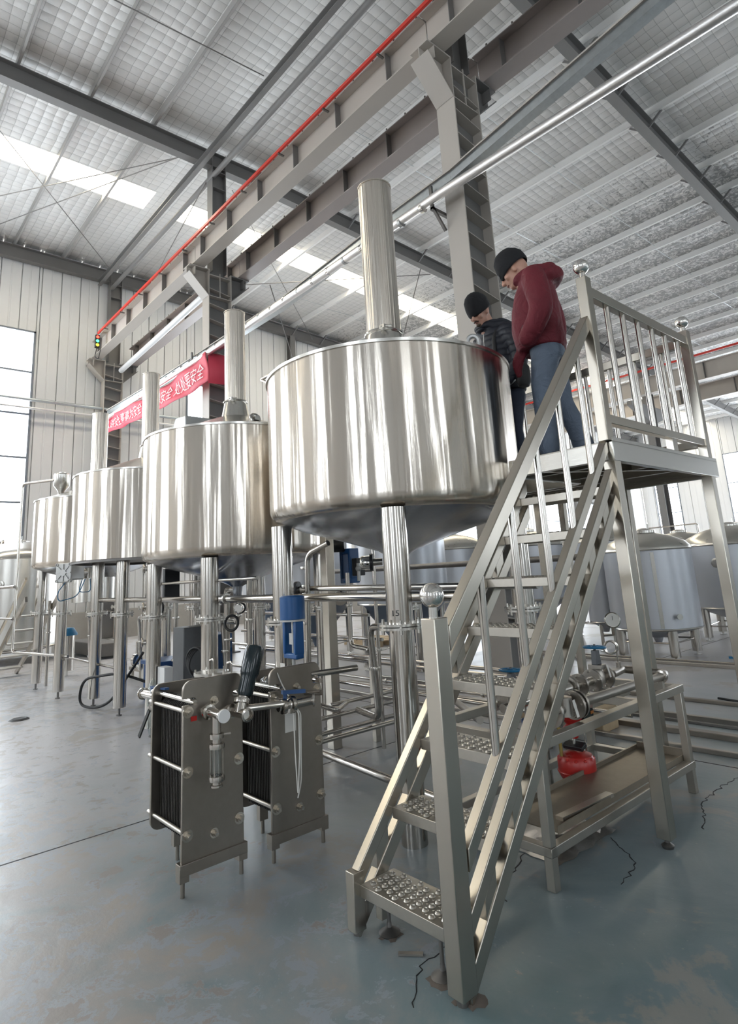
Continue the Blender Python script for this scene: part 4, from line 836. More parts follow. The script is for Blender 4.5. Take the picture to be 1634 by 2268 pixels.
part('yoke', MB().b2((-5.72, 4.53, 1.55), (-5.68, 4.67, 1.86)).b2((-5.56, 4.53, 1.55), (-5.52, 4.67, 1.86)).b2((-5.72, 4.53, 1.84), (-5.52, 4.67, 1.9)).b2((-5.72, 4.53, 1.5), (-5.52, 4.67, 1.56)), 'blue', t, bevel=.01)
part('motor_head', MB().lathe([(0, 0), (.075, .0), (.085, .02), (.085, .18), (.05, .2), (0, .2)], (-5.62, 4.55, 1.95), 24, (-.75, -.6, 0)), 'black', t); part('foil_wrap', MB().lathe([(.05, .13), (.092, .15), (.088, .2), (.07, .23), (0, .235)], (-5.62, 4.55, 1.95), 14, (-.75, -.6, 0)), 'foil', t)
part('positioner', MB().b2((-5.46, 4.5, 1.58), (-5.36, 4.62, 1.78)), 'black', t, bevel=.01); part('regulator', MB().cyl((-5.34, 4.5, 1.52), (-5.34, 4.5, 1.72), .02, 10).ball((-5.34, 4.5, 1.66), .035, 12, 8), 'alum', t); part('spindle', MB().cyl((-5.62, 4.6, 1.25), (-5.62, 4.6, 1.85), .015, 10), 'steel', t)
b = MB().cyl((-5.62, 4.6, 1.28), (-5.62, 4.6, 1.5), .035, 14).cyl((-5.62, 4.6, 1.36), (-5.3, 4.3, 1.36), .026, 12).cyl((-5.78, 4.7, 1.34), (-5.62, 4.6, 1.34), .03, 12); clampj(b, (-5.62, 4.6, 1.47), (0, 0, 1), .04); clampj(b, (-5.62, 4.6, 1.4), (0, 0, 1), .045); flange(b, (-5.8, 4.58, 1.33), (.8, -.6, 0), .085, .02); part('body', b, 'pipe_dull', t)
part('hand_knob', MB().lathe([(0, .1), (.05, .09), (.055, .04), (.03, 0), (0, 0)], (-5.86, 4.5, 1.52), 12, (-.2, -.5, .8)).cyl((-5.86, 4.5, 1.53), (-5.74, 4.56, 1.4), .008, 8), 'black', t)
# outlets and pumps under each kettle
for i, x in enumerate((-3.6, -6.26, -8.9, -11.3)):
    w = ('nearest', 'second', 'third', 'far')[i]
    t = thing('outlet_pipe', 'outlet pipework with clamp valve under the %s kettle' % w, 'pipe', (x, 3.47, 1.4))
    b = MB().tube(bend([(x, 3.47, (1.63, 1.45, 1.95, 1.42)[i]), (x, 3.47, 1.15), (x-.5, 3.55, 1.15), (x-.5, 3.6, .4), (x-.9, 3.7, .4)], .09), .03, 12); part('pipe', b, 'pipe', t)
    for z in (1.32, 1.22): b = MB(); clampj(b, (x, 3.47, z), (0, 0, 1), .032); part('clamp', b, 'steel', t)
    b = MB(); clampj(b, (x-.5, 3.58, .8), (0, 0, 1), .032); part('clamp', b, 'steel', t); part('valve_handle', MB().bar((x, 3.45, 1.27), (x+.18, 3.38, 1.29), .02, .012), 'black', t)
    if i == 0: continue
    t = thing('pump', 'bright centrifugal pump with blue motor below the %s kettle' % w, 'pump', (x-.1, 4.25, 0))
    part('motor', MB().lathe([(0, 0), (.08, .0), (.095, .02), (.095, .26), (.07, .29), (0, .29)], (x-.15, 4.35, .30), 20, (1, .2, 0)), 'bluebox', t); part('casing', MB().lathe([(0, -.1), (.08, -.1), (.13, -.08), (.13, 0), (0, 0)], (x-.15, 4.35, .30), 24, (1, .2, 0)).cyl((x-.22, 4.33, .3), (x-.22, 4.33, .62), .024, 12), 'pipe', t)
    part('base', MB().b2((x-.3, 4.22, .14), (x+.18, 4.5, .2)).b2((x-.28, 4.25, 0), (x-.24, 4.29, .15)).b2((x+.1, 4.25, 0), (x+.14, 4.29, .15)).b2((x-.28, 4.43, 0), (x-.24, 4.47, .15)).b2((x+.1, 4.43, 0), (x+.14, 4.47, .15)), 'tube', t)
for x, y, z1, r, el, lab in ((-12.2, 3.0, 1.45, .03, 0, 'brassy upright pipe with curved foot at the far end of the row'), (-10.4, 4.3, 1.9, .026, 1, 'upright pipe between the far and third kettles'), (-9.3, 4.8, 2.0, .035, 0, 'thick upright pipe behind the third kettle'), (-8.1, 4.3, 1.5, .026, 1, 'short upright pipe right of the third kettle'),
        (-7.75, 3.4, 1.9, .03, 0, 'bright upright pipe close to the second kettle left leg'), (-6.75, 3.6, 1.5, .035, 1, 'thick upright pipe with side arm under the second kettle'), (-6.45, 4.75, 2.1, .026, 0, 'thin upright pipe far behind the second kettle'), (-6.05, 3.5, 1.9, .03, 1, 'upright pipe right of the second kettle centre leg'),
        (-5.55, 3.9, 1.5, .04, 0, 'stout upright pipe between the second and nearest kettles'), (-5.15, 4.9, 1.9, .026, 1, 'slim upright pipe behind the blue round valve')):
    pipe(lab, [(x, y, 0), (x, y, z1), (x+.25, y, z1)] if el else [(x, y, 0), (x, y, z1)], r, joints=[((x, y, z1*.62), (0, 0, 1)), ((x, y, z1*.35), (0, 0, 1))])
for i, (xa_, xb_, y, z) in enumerate(((-7.9, -5.2, 4.5, 1.15), (-8.0, -5.0, 4.5, .9), (-7.6, -5.1, 4.4, .7), (-11.8, -8.6, 3.0, .55), (-7.6, -5.2, 3.1, 1.62))): pipe(('topmost of three thin bars', 'middle of three thin bars', 'lowest of three thin bars', 'low pipe', 'short pipe just under the dish')[i]+(' behind the second kettle legs' if i < 3 else ' between the far and third kettles' if i == 3 else ' of the second kettle'), [(xa_, y, z), (xb_, y, z)], .018)
for i, (z, lab) in enumerate(((1.80, 'topmost round clamp port on the second kettle leg'), (1.37, 'middle round clamp port on the second kettle leg'), (.98, 'lowest round clamp port on the second kettle leg'))):
    b = MB().lathe([(.03, 0), (.03, .06)], (-7.08, 2.78, z), 18, (-.4, -.92, 0)).torus(V((-7.08, 2.78, z))+V((-.4, -.92, 0))*.06, .043, .012, (-.4, -.92, 0), 22, 8); solo('clamp_port', b, 'pipe', lab, 'pipe fitting', loc=(-7.08, 2.78, z))
pipe('slim manifold pipe carrying the round clamp ports', [(-7.06, 2.83, 2.0), (-7.06, 2.83, .5)], .02)
t = thing('junction_box', 'black cable box with hanging hose loop beside the third kettle leg', 'box', (-7.6, 3.2, 1.5)); part('case', MB().b2((-7.75, 3.1, 1.45), (-7.4, 3.3, 1.8)), 'black', t, bevel=.01); part('hose_loop', MB().torus((-7.55, 3.05, 1.33), .13, .014, (.35, -.93, 0), 26, 8), 'rubber', t)
solo('hose', MB().tube(bend([(-8.3, 3.2, .75), (-8.75, 2.95, .12), (-9.1, 2.85, .02), (-9.45, 2.75, .05), (-9.3, 2.75, .4), (-8.6, 3.0, .5), (-8.3, 3.3, .35)], .25, 8), .018, 8), 'rubber', 'black rubber hose looping down to the floor round the third kettle leg', 'hose', loc=(-8.3, 3.2, 0))
t = thing('hose_coil', 'coil of black hose hanging behind the second kettle left leg', 'hose', (-6.35, 3.0, .75))
for k in range(4): part('loop', MB().torus((-6.33+.02*k, 3.0+.02*k, .80-.01*k), .13+.012*k, .011, (.3+.1*k, -.9, .1*k), 28, 8), 'rubber', t)
part('tail', MB().tube(bend([(-6.35, 3.0, .66), (-6.4, 3.0, .4), (-6.5, 2.98, .2), (-6.3, 2.95, .3), (-6.25, 3.0, .62)], .1), .008, 6), 'rubber', t)
t = thing('tool_crate', 'blue plastic crate with lid on the floor behind the third kettle leg', 'crate', (-8.7, 3.75, 0)); part('body', MB().b2((-9.2, 3.55, 0), (-8.62, 3.95, .5)), 'bluebox', t, bevel=.02); part('lid', MB().b2((-9.23, 3.52, .5), (-8.59, 3.98, .56)), 'bluebox', t, bevel=.01)
t = thing('tool_crate', 'dark blue cabinet with white label between third and second kettle', 'crate', (-7.7, 3.75, 0)); part('body', MB().b2((-8.05, 3.6, 0), (-7.35, 4.0, .95)), 'blue', t, bevel=.02); part('label', MB().b2((-7.9, 3.595, .8), (-7.75, 3.6, .86)), 'tag', t)
t = thing('plate_stand', 'row of dark plates of a third exchanger behind the second kettle leg', 'heat exchanger', (-7.0, 3.3, 0)); part('plate_pack', MB().b2((-7.25, 3.15, .15), (-6.95, 3.45, 1.1)), 'iron', t, bevel=.01)
# ================================================================= far left: small tank, ladder stair
def ftank(label, x, y, R, zr, zs, zc, mat='far_tank', dome='far_dome', legr=.055, cone=True, lz=None, legn=4, hoop=False, a0=.6, group=None, clad=None):
    """zr: shell foot, zs: shell top, zc: cone tip"""
    t = thing('storage_tank', label, 'tank', (x, y, 0), group)
    part('shell', MB().lathe([(R-.02, zr), (R, zr+.02), (R, zs)], n=56), mat, t, local=True)
    h = R*.36; part('dome', MB().lathe([(R, zs), (R+.015, zs+.02), (R+.01, zs+.05), (R*.9, zs+.05+h*.35), (R*.6, zs+.05+h*.75), (R*.25, zs+.05+h), (0, zs+.07+h)], n=48), dome, t, local=True)
    part('cone', MB().lathe([(R-.01, zr+.01), (R-.06, zr-.03), (.08, zc), (.05, zc-.08)], n=48), 'cone_blue' if clad == 'blue' else mat, t, local=True); part('seam', MB().torus((0, 0, zr), R-.005, .018, n=48, k=6), 'steel', t, local=True); part('seam', MB().torus((0, 0, zs+.01), R+.005, .015, n=48, k=6), 'steel', t, local=True)
    for k in range(legn):
        a = a0+k*2*PI/legn; cx, cy = (R-.1)*math.cos(a), (R-.1)*math.sin(a)
        lg = part('leg', MB().cyl((cx, cy, .06), (cx, cy, zr+.02), legr, 16), 'pipe', t, local=True); part('foot', MB().cyl((cx, cy, 0), (cx, cy, .07), .018, 8).cyl((cx, cy, 0), (cx, cy, .012), .06, 14), 'steel', lg, local=True)
    for k in range(legn):
        a, c = a0+k*2*PI/legn, a0+(k+1)*2*PI/legn; part('brace', MB().cyl(((R-.1)*math.cos(a), (R-.1)*math.sin(a), .26), ((R-.1)*math.cos(c), (R-.1)*math.sin(c), .26), .014, 8), 'pipe', t, local=True)
    mw = MB().lathe([(.12, 0), (.2, .01), (.2, .05), (.08, .09), (0, .1)], (0, 0, zs+.05+h*.95), 24).cyl((.1, 0, zs+h+.08), (.1, 0, zs+h+.2), .015, 8); part('manway', mw, 'steel', t, local=True)
    # a port facing the viewer
    d = V((-x, -y, 0)).normalized(); s = V((d.y, -d.x, 0)); q = (d+s*.35).normalized()*R
    part('port', MB().lathe([(.09, -.02), (.09, .03), (.05, .035), (.05, .06), (0, .06)], (q.x, q.y, zr+(zs-zr)*.72), 18, q), 'steel', t, local=True); q = (d-s*.5).normalized()*R; part('tap', MB().cyl((q.x, q.y, zr+.2), (q.x*1.1, q.y*1.1, zr+.2), .02, 10).lathe([(.045, 0), (.045, .02), (0, .02)], (q.x*1.1, q.y*1.1, zr+.2), 12, q), 'steel', t, local=True)
    return t
t5 = ftank('tall plain steel tank with hooped rail at the far left edge', -17.5, 3.55, 1.12, .35, 2.42, .3, mat='steel', dome='steel', a0=.3)
part('vent_pipe', MB().tube(bend([(-.55, -.35, 2.4), (-.55, -.35, 2.95), (-.25, -.35, 2.95), (-.25, -.35, 2.5)], .14, 8), .04, 10), 'pipe', t5, local=True)
pipe('upper of two rails round the far left tank', [(-14.5, 2.1, 1.72), (-11.6, 2.3, 1.72)], .025); pipe('lower of two rails round the far left tank', [(-14.5, 2.1, 1.2), (-11.6, 2.3, 1.2)], .02)
t = thing('ladder_stair', 'small grey stair with flat treads beside the far left tank', 'stair', (-14.6, 2.6, 0))
for dy in (0, .5): part('stringer', MB().bar((-14.75, 2.55+dy, .0), (-11.9, 2.55+dy, 1.5), .04, .1).bar((-14.6, 2.55+dy, .5), (-12.0, 2.55+dy, 1.85), .035, .05) if dy == 0 else MB().bar((-14.75, 2.55+dy, .0), (-11.9, 2.55+dy, 1.5), .04, .1), 'tube', t)
for k in range(5): part('tread', MB().b2((-14.45+.5*k, 2.56, .16+.26*k), (-14.15+.5*k, 3.05, .185+.26*k)), 'tread', t)
solo('water_trough', MB().b2((-17.5, 4.8, .05), (-15.2, 5.4, .35)), 'dark_steel', 'dark low trough on the floor by the gable wall', 'trough', loc=(-16.4, 5.1, 0), bevel=.02)
t = thing('motor_stand', 'blue capped pump standing behind the far kettle legs', 'pump', (-13.2, 3.6, 0)); part('body', MB().cyl((-13.2, 3.6, .1), (-13.2, 3.6, .75), .13, 20), 'pipe', t); part('cap', MB().lathe([(0, .9), (.1, .89), (.17, .78), (.17, .75), (0, .75)], (-13.2, 3.6, 0), 20), 'wheel_blue', t); part('foot', MB().cyl((-13.2, 3.6, 0), (-13.2, 3.6, .12), .03, 8), 'steel', t)
# ================================================================= storage tanks over to the right
fa = ftank('grey film-wrapped tank with domed lid and pale strip, right of the platform leg', -4.72, 10.36, .69, .47, 1.70, .3, mat='film', a0=PI/4, legr=.075)
q = V((4.72, -10.36, 0)).normalized(); s = V((q.y, -q.x, 0)); q2 = (q*.97-s*.12).normalized()*.693
part('bare_strip', MB().bar((q2.x, q2.y, .5), (q2.x, q2.y, 1.67), .055, .006, tuple(q2)), 'steel', fa, 'bare steel strip', local=True)
part('lid_hoop', MB().torus((0, 0, 1.80), .55, .012, n=40, k=6), 'steel', fa, local=True)
fb = ftank('blue grey tank with sample taps at the far right edge', -4.28, 13.1, .85, .6, 1.74, .3, mat='film', a0=.9, legr=.075)
ftank('blue grey tank cut by the right picture edge', -2.4, 13.4, .8, .6, 1.75, .3, mat='film', a0=.5)
for i, (x, y) in enumerate(((-6.7, 16.8), (-5.3, 18.0))):
    tt = ftank(('far domed tank with top rail, left of the far pair', 'far domed tank with top rail, right of the far pair')[i], x, y, .8, .6, 1.85, .35, mat='film', a0=.5)
    part('top_rail', MB().tube(bend([(-.7, -.3, 1.95), (-.7, -.3, 2.35), (.7, -.5, 2.35), (.7, -.5, 1.95)], .08), .018, 8), 'pipe', tt, local=True)
ftank('conical tank behind the platform leg and pressure gauge', -6.75, 12.9, .85, 1.0, 1.98, .42, mat='film', a0=.55, legr=.06)
ftank('tank with round port seen between the stair balusters', -7.5, 11.0, .75, .9, 1.95, .4, mat='film', a0=.2, legr=.06)
ftank('grey tank with domed lid behind the newel ball', -9.3, 10.6, .85, .9, 2.0, .4, mat='film', a0=.7)
ftank('narrow upright tank hidden behind the platform leg', -5.78, 10.66, .26, .5, 1.72, .4, mat='film', a0=.5, legr=.03, legn=3)
ftank('conical fermenter with dark blue cone behind the big front leg', -7.85, 7.6, .80, 1.08, 2.35, .28, mat='film', a0=-2.0, legr=.075, clad='blue'); ftank('second conical fermenter with dark blue cone, behind the blue valve', -10.45, 7.6, .80, 1.08, 2.35, .28, mat='film', a0=-2.0, legr=.075, clad='blue')
ftank('third conical fermenter among the pipework of the second kettle', -13.6, 8.6, .80, 1.08, 2.35, .28, mat='film', a0=-2.0, legr=.075, clad='blue')
t = thing('pallet', 'pale wooden pallet on the floor behind the fermenters', 'pallet', (-11, 9.6, 0))
for k in range(5): part('board', MB().b2((-11.6+.26*k, 9.2, .11), (-11.4+.26*k, 10.1, .13)), 'wood', t)
for k in range(3): part('bearer', MB().b2((-11.6, 9.22+.38*k, 0), (-10.35, 9.32+.38*k, .11)), 'wood', t)
# long steel strips lying on the floor
for i, (y, w, h) in enumerate(((9.62, .05, .05), (9.85, .04, .05), (6.55, .05, .05), (6.40, .03, .03), (6.02, .09, .05), (5.55, .05, .04), (7.35, .06, .04))):
    t = solo('floor_strip', MB().b2((-7.5, y-w/2, 0), (6, y+w/2, h)), ('pipe_dull', 'pipe_dull', 'pipe_dull', 'dark_steel', 'plate', 'pipe_dull', 'plate')[i], 'long steel bar on the floor, %s' % ('furthest, by the tank feet', 'second furthest, just behind the furthest', 'in the middle, shiny', 'thin dark one in the middle', 'broad dull one', 'nearest the platform leg', 'between the bench end and the tanks')[i], 'steel bar', loc=(-1, y, 0), bevel=.006)
solo('floor_cable', MB().tube(bend([(-2.9, 7.6, .012), (-2.3, 7.45, .012), (-1.7, 7.6, .012), (-.5, 7.5, .012), (1.5, 7.9, .012)], .4), .012, 6), 'rubber', 'thin black cable lying on the floor right of the pipe bench', 'cable', loc=(-2.3, 7.5, 0))
t = thing('hand_puller', 'small shiny hand tool with blue bar lying on the floor at the right', 'tool', (-3.35, 10.6, 0)); part('bar', MB().bar((-3.75, 10.5, .02), (-2.9, 10.75, .02), .05, .03), 'wheel_blue', t); part('arm', MB().bar((-3.7, 10.5, .03), (-3.35, 10.72, .22), .03, .03).bar((-3.35, 10.7, .05), (-3.0, 10.9, .1), .02, .02), 'steel', t); part('head', MB().ball((-3.4, 10.65, .11), .07, 12, 8).ball((-3.0, 10.9, .1), .04, 10, 6), 'iron', t)
solo('trolley_tub', MB().lathe([(0, 0), (.12, 0), (.15, .2), (.14, .2), (.11, .01)], (-3.5, 5.0, 0), 20), 'bluebox', 'small blue bucket on the floor right of the big front leg', 'bucket', loc=(-3.5, 5.0, 0))
solo('crate_board', MB().b2((-4.3, 5.6, 0), (-3.2, 5.9, .22)), 'wood', 'brown board stack on the floor behind the big front leg', 'boards', loc=(-3.8, 5.7, 0), bevel=.01)
solo('floor_debris', MB().lathe([(0, .006), (.09, .02), (.13, 0)], (-9.4, 2.02, 0), 7), 'rubber', 'small dark scrap lying on the open floor at the left', 'scrap', loc=(-9.4, 2.02, 0))
# scraps round the stair foot and under the bench
rg = random.Random(11)
for x, y, r in ((-2.36, 2.06, .055), (-1.97, 2.0, .07), (-1.83, 1.98, .06), (-1.80, 5.24, .05)):
    g = MB().lathe([(0, .010), (r*.5, .009), (r*.8, .004), (r, .0)], (x, y, .0005), 18); k_ = [rg.uniform(.6, 1.25) for _ in range(18)]
    g.v = [(x+(q[0]-x)*k_[i % 18], y+(q[1]-y)*k_[i % 18], q[2]) for i, q in enumerate(g.v)]; part('grit', g, 'dirt', fl, 'brown grit patch on the paint')
solo('flat_bar', MB().bar((-2.22, 1.98, .006), (-2.14, 2.05, .006), .022, .008), 'pipe_dull', 'short flat steel bar lying on the floor under the lowest tread', 'steel bar', loc=(-2.18, 2.0, 0))
rp = random.Random(5); b = MB(); n = 12; b.add([(-2.62+.045*i+rp.uniform(-.012, .012), 3.1+.055*j+rp.uniform(-.015, .015), .004+rp.random()*.045*(0 < i < n-1 and 0 < j < n-1)) for i in range(n) for j in range(n)], [(i*n+j, (i+1)*n+j, (i+1)*n+j+1, i*n+j+1) for i in range(n-1) for j in range(n-1)])
solo('plastic_sheet', b, 'foil', 'crumpled shiny plastic sheet on the floor under the pipe bench', 'plastic sheet', loc=(-2.4, 3.3, 0))
# ================================================================= banner
bn = thing('safety_banner', 'red cloth banner with white safety slogan hung between two columns', 'banner', (-16.4, 6.3, 6.5))
def bpos(u, v):
    """u along 0..1, v up 0..1"""
    x = -20.2+u*7.75; zt = 7.03-.55*math.sin(PI*u)*.25-.1*u; h = .46+.24*u
    y = 6.2+.05*math.sin(u*9+v*2)+.03*math.sin(u*31+v*5); return V((x, y, zt-(1-v)*h-.0))
nu, nv = 90, 8; b = MB(); b.add([bpos(i/nu, j/nv) for i in range(nu+1) for j in range(nv+1)], [(i*(nv+1)+j, (i+1)*(nv+1)+j, (i+1)*(nv+1)+j+1, i*(nv+1)+j+1) for i in range(nu) for j in range(nv)])
o = part('cloth', b, 'banner', bn)
sd = o.modifiers.new('thick', 'SOLIDIFY'); sd.thickness = .006
b = MB().add([(-12.46, 6.2, 6.17), (-12.46, 6.2, 6.93), (-12.4, 6.95, 6.9), (-12.4, 6.95, 6.2)], [(0, 1, 2, 3)]); o = part('wrapped_end', b, 'banner', bn); sd = o.modifiers.new('thick', 'SOLIDIFY'); sd.thickness = .006
def lettering(text, name, fn, parent, mat, width, height):
    cu_ = bpy.data.curves.new(name, 'FONT'); cu_.body = text; cu_.size = 1; cu_.resolution_u = 2
    ob = bpy.data.objects.new(name, cu_); COL.objects.link(ob); bpy.context.view_layer.update()
    me = bpy.data.meshes.new_from_object(ob.evaluated_get(bpy.context.evaluated_depsgraph_get())); bpy.data.objects.remove(ob)
    bm = bmesh.new(); bm.from_mesh(me); bmesh.ops.triangulate(bm, faces=bm.faces); bmesh.ops.subdivide_edges(bm, edges=[e for e in bm.edges if e.calc_length() > .5], cuts=1); bm.to_mesh(me); bm.free()
    xs = [v.co.x for v in me.vertices]; ys = [v.co.y for v in me.vertices]; x0, x1, y0, y1 = min(xs), max(xs), min(ys), max(ys)
    off = ORI[parent.name]
    for v in me.vertices: v.co = fn((v.co.x-x0)/(x1-x0), (v.co.y-y0)/(y1-y0))-off
    me.materials.clear(); me.materials.append(MAT[mat]); o = bpy.data.objects.new(name, me); COL.objects.link(o); o.parent = parent; o['kind'] = 'stuff'; return o
lettering('人人讲安全 事事为安全 时时想安全 处处要安全', 'lettering', lambda u, v: bpos(.03+u*.94, .2+v*.58)+V((0, -.02, 0)), bn, 'banner_ink', 7, .3)
for p, q in (((-20.2, 6.2, 6.95), (-20.9, 6.6, 7.1)), ((-12.45, 6.2, 6.9), (-12.9, 6.5, 7.2))): part('tie_cord', MB().cyl(p, q, .01, 6), 'white', bn)

lg1 = [o for o in k1.children if o.name.startswith('leg')][2]
def on_leg(u, v, z0=1.325, h=.035, w=.045, r=.0872):
    a = math.atan2(-2.79, 2.92)-.30+(u-.5)*w/r; return V((.68+r*math.cos(a), -.68+r*math.sin(a), z0+v*h))
lettering('15', 'pen_mark', on_leg, lg1, 'black', 1, 1)
# ================================================================= people
def limb(b, pts, rads, n=14, sq=1.0, sqdir=None):
    """tapered limb: rounded tube through pts with a radius per point"""
    P = [V(p) for p in pts]; Q = []; R_ = []
    k = len(P)
    # resample smoothly
    for i in range(k-1):
        p0, p1, p2, p3 = P[max(i-1, 0)], P[i], P[i+1], P[min(i+2, k-1)]
        for j in range(5):
            t = j/5; Q.append(.5*((2*p1)+(p2-p0)*t+(2*p0-5*p1+4*p2-p3)*t*t+(3*p1-p0-3*p2+p3)*t**3)); s = t*t*(3-2*t); R_.append(rads[i]*(1-s)+rads[i+1]*s)
    Q.append(P[-1]); R_.append(rads[-1])
    d0 = (Q[0]-Q[1]).normalized(); d1 = (Q[-1]-Q[-2]).normalized()
    pre = [(Q[0]+d0*R_[0]*math.sin(a), R_[0]*math.cos(a)) for a in (1.45, 1.0, .5)]; post_ = [(Q[-1]+d1*R_[-1]*math.sin(a), R_[-1]*math.cos(a)) for a in (.5, 1.0, 1.45)]
    seq = pre+list(zip(Q, R_))+post_; vs = []; fs = []; prev = None
    for i, (c, r) in enumerate(seq):
        d = (seq[min(i+1, len(seq)-1)][0]-seq[max(i-1, 0)][0]).normalized()
        if prev is None: x = d.cross(V((0, 1, 0)) if abs(d.y) < .9 else V((1, 0, 0))).normalized()
        else: x = (prev-d*prev.dot(d)).normalized()
        prev = x; y = d.cross(x)
        for j in range(n):
            a = 2*PI*j/n; o = (x*math.cos(a)+y*math.sin(a))*r
            if sqdir is not None: s = V(sqdir).normalized(); o = o-s*o.dot(s)*(1-sq)
            vs.append(c+o)
    m_ = len(seq)
    for i in range(m_-1):
        for j in range(n): fs.append((i*n+j, i*n+(j+1) % n, (i+1)*n+(j+1) % n, (i+1)*n+j))
    fs += [tuple(range(n))[::-1], tuple(range((m_-1)*n, m_*n))]
    return b.add(vs, fs)
def rings(b, rs, n=24):
    """closed body from oval rings: (centre x, centre y, z, half depth, half width)"""
    vs = []; fs = []
    for cx, cy, z, rx, ry in rs:
        for j in range(n):
            a = 2*PI*j/n; c, s = math.cos(a), math.sin(a); p = 2.4
            q = (abs(c)**p+abs(s)**p)**(-1/p); vs.append((cx+rx*c*q, cy+ry*s*q, z))
    for i in range(len(rs)-1):
        for j in range(n): fs.append((i*n+j, i*n+(j+1) % n, (i+1)*n+(j+1) % n, (i+1)*n+j))
    fs += [tuple(range(n))[::-1], tuple(range((len(rs)-1)*n, len(rs)*n))]
    return b.add(vs, fs)
def cloth_mat(name, col, bumpy=.4, quilt=0, rough=.75):
    mt, t, p = nt(name); c = objco(t); n1 = noise(t, c, 7, 4, .55, 1.2); n2 = noise(t, c, 120, 2)
    L(t, mixc(t, n1, tuple(x*.72 for x in col), tuple(x*1.2 for x in col)), p.inputs['Base Color']); p.inputs['Roughness'].default_value = rough
    h = M(t, 'ADD', n1, M(t, 'MULTIPLY', n2, .06))
    if quilt:
        s = t.nodes.new('ShaderNodeSeparateXYZ'); L(t, c, s.inputs[0]); u = M(t, 'ADD', M(t, 'MULTIPLY', s.outputs[2], quilt), M(t, 'MULTIPLY', n1, .35))
        f = M(t, 'ABSOLUTE', M(t, 'SUBTRACT', M(t, 'FRACT', u), .5)); h = M(t, 'ADD', M(t, 'MULTIPLY', n1, .3), M(t, 'MULTIPLY', M(t, 'POWER', M(t, 'MULTIPLY', f, 2), 3), -.9))
    bump(t, p, h, bumpy, .03); return mt
def skin_mat():
    mt, t, p = nt('skin'); n1 = noise(t, objco(t), 14, 4); L(t, mixc(t, n1, (.50, .27, .19), (.62, .37, .28)), p.inputs['Base Color']); p.inputs['Roughness'].default_value = .5
    p.inputs['Subsurface Weight'].default_value = .08; return mt
MAT['skin'] = skin_mat()
MAT['knit'] = cloth_mat('black_knit_wool', (.014, .014, .016), .35, 0, .9); MAT['maroon'] = cloth_mat('maroon_jacket_cloth', (.15, .012, .022), 1.0); MAT['puffer'] = cloth_mat('navy_black_puffer_cloth', (.012, .014, .023), .4, 16, .6)
MAT['denim'] = cloth_mat('faded_blue_denim', (.13, .165, .22), .9); MAT['dark_denim'] = cloth_mat('dark_navy_denim', (.02, .028, .05), .5); MAT['hair'] = paint('dark_brown_hair', (.07, .045, .03), .7, .2, 40); MAT['eye'] = paint('dark_eye', (.01, .01, .01), .2, 0)
def remesh(o, vs, sm=6):
    r = o.modifiers.new('join', 'REMESH'); r.mode = 'VOXEL'; r.voxel_size = vs; r.use_smooth_shade = True
    s = o.modifiers.new('relax', 'SMOOTH'); s.factor = .5; s.iterations = sm; return o
def xf(b, mat):
    b.v = [tuple(mat @ V(q)) for q in b.v]; return b
def head_mb(b, T):
    """head around the origin, x forward, y left, z up; T places it"""
    h = MB(); h.ball((-.008, 0, .02), .1, 24, 16, (.98, .78, 1.05)); h.ball((.028, 0, -.045), .07, 20, 12, (.92, .86, 1.02)); h.ball((.062, 0, -.088), .034, 14, 10, (.9, 1.1, .8))
    limb(h, [(.085, 0, .012), (.102, 0, -.012), (.112, 0, -.03)], [.011, .013, .016], 10); h.ball((.1, .013, -.034), .0105, 8, 6).ball((.1, -.013, -.034), .0105, 8, 6)
    limb(h, [(.076, .045, .02), (.09, 0, .024), (.076, -.045, .02)], [.012, .013, .012], 10)
    h.ball((.087, 0, -.058), .016, 12, 8, (.8, 1.5, .5)).ball((.084, 0, -.07), .016, 12, 8, (.8, 1.4, .55)); 
    for s in (-1, 1): h.ball((.062, s*.045, -.022), .03, 12, 8, (.8, .8, .9)); h.ball((-.005, s*.079, -.012), .03, 12, 8, (.62, .32, 1.05))
    limb(h, [(-.03, 0, -.05), (-.035, 0, -.13), (-.04, 0, -.2)], [.056, .055, .062], 14)
    xf(h, T); b.add(h.v, h.f)
def head_parts(t, T, beard, hat):
    for s in (-1, 1):
        part('eye', xf(MB().ball((.079, s*.031, -.002), .0095, 10, 8), T), 'eye', t); part('eyebrow', xf(limb(MB(), [(.09, s*.016, .018), (.092, s*.034, .021), (.082, s*.052, .015)], [.004, .0045, .003], 8), T), 'hair', t)
    part('lips', xf(limb(MB(), [(.092, .02, -.065), (.1, 0, -.064), (.092, -.02, -.065)], [.004, .0055, .004], 8), T), paint('lip_skin', (.38, .15, .12), .5), t)
    if beard:
        m_ = MB(); limb(m_, [(.094, .026, -.058), (.103, 0, -.05), (.094, -.026, -.058)], [.005, .0065, .005], 8); part('moustache', xf(m_, T), 'hair', t)
        part('beard', xf(MB().ball((.078, 0, -.09), .026, 14, 10, (.9, 1.0, .6)), T), 'hair', t)
    h = MB(); pr = [(.0, .182), (.03, .178), (.066, .160), (.094, .126), (.108, .082), (.110, .05), (.109, .02), (.104, .008)]
    h.lathe(pr, (0, 0, 0), 30); h.v = [(x*1.02-.012, y*.86, z+(-.16*x if z < .1 else 0)) for x, y, z in h.v]; cap = part('beanie', xf(h, T), 'knit', t)
    sd = cap.modifiers.new('thick', 'SOLIDIFY'); sd.thickness = .008; sd.offset = 1
    h = MB().lathe([(.108, .006), (.113, .014), (.113, .056), (.109, .064)], (0, 0, 0), 30); h.v = [(x*1.02-.012, y*.86, z-.16*x) for x, y, z in h.v]; part('cuff', xf(h, T), 'knit', cap)
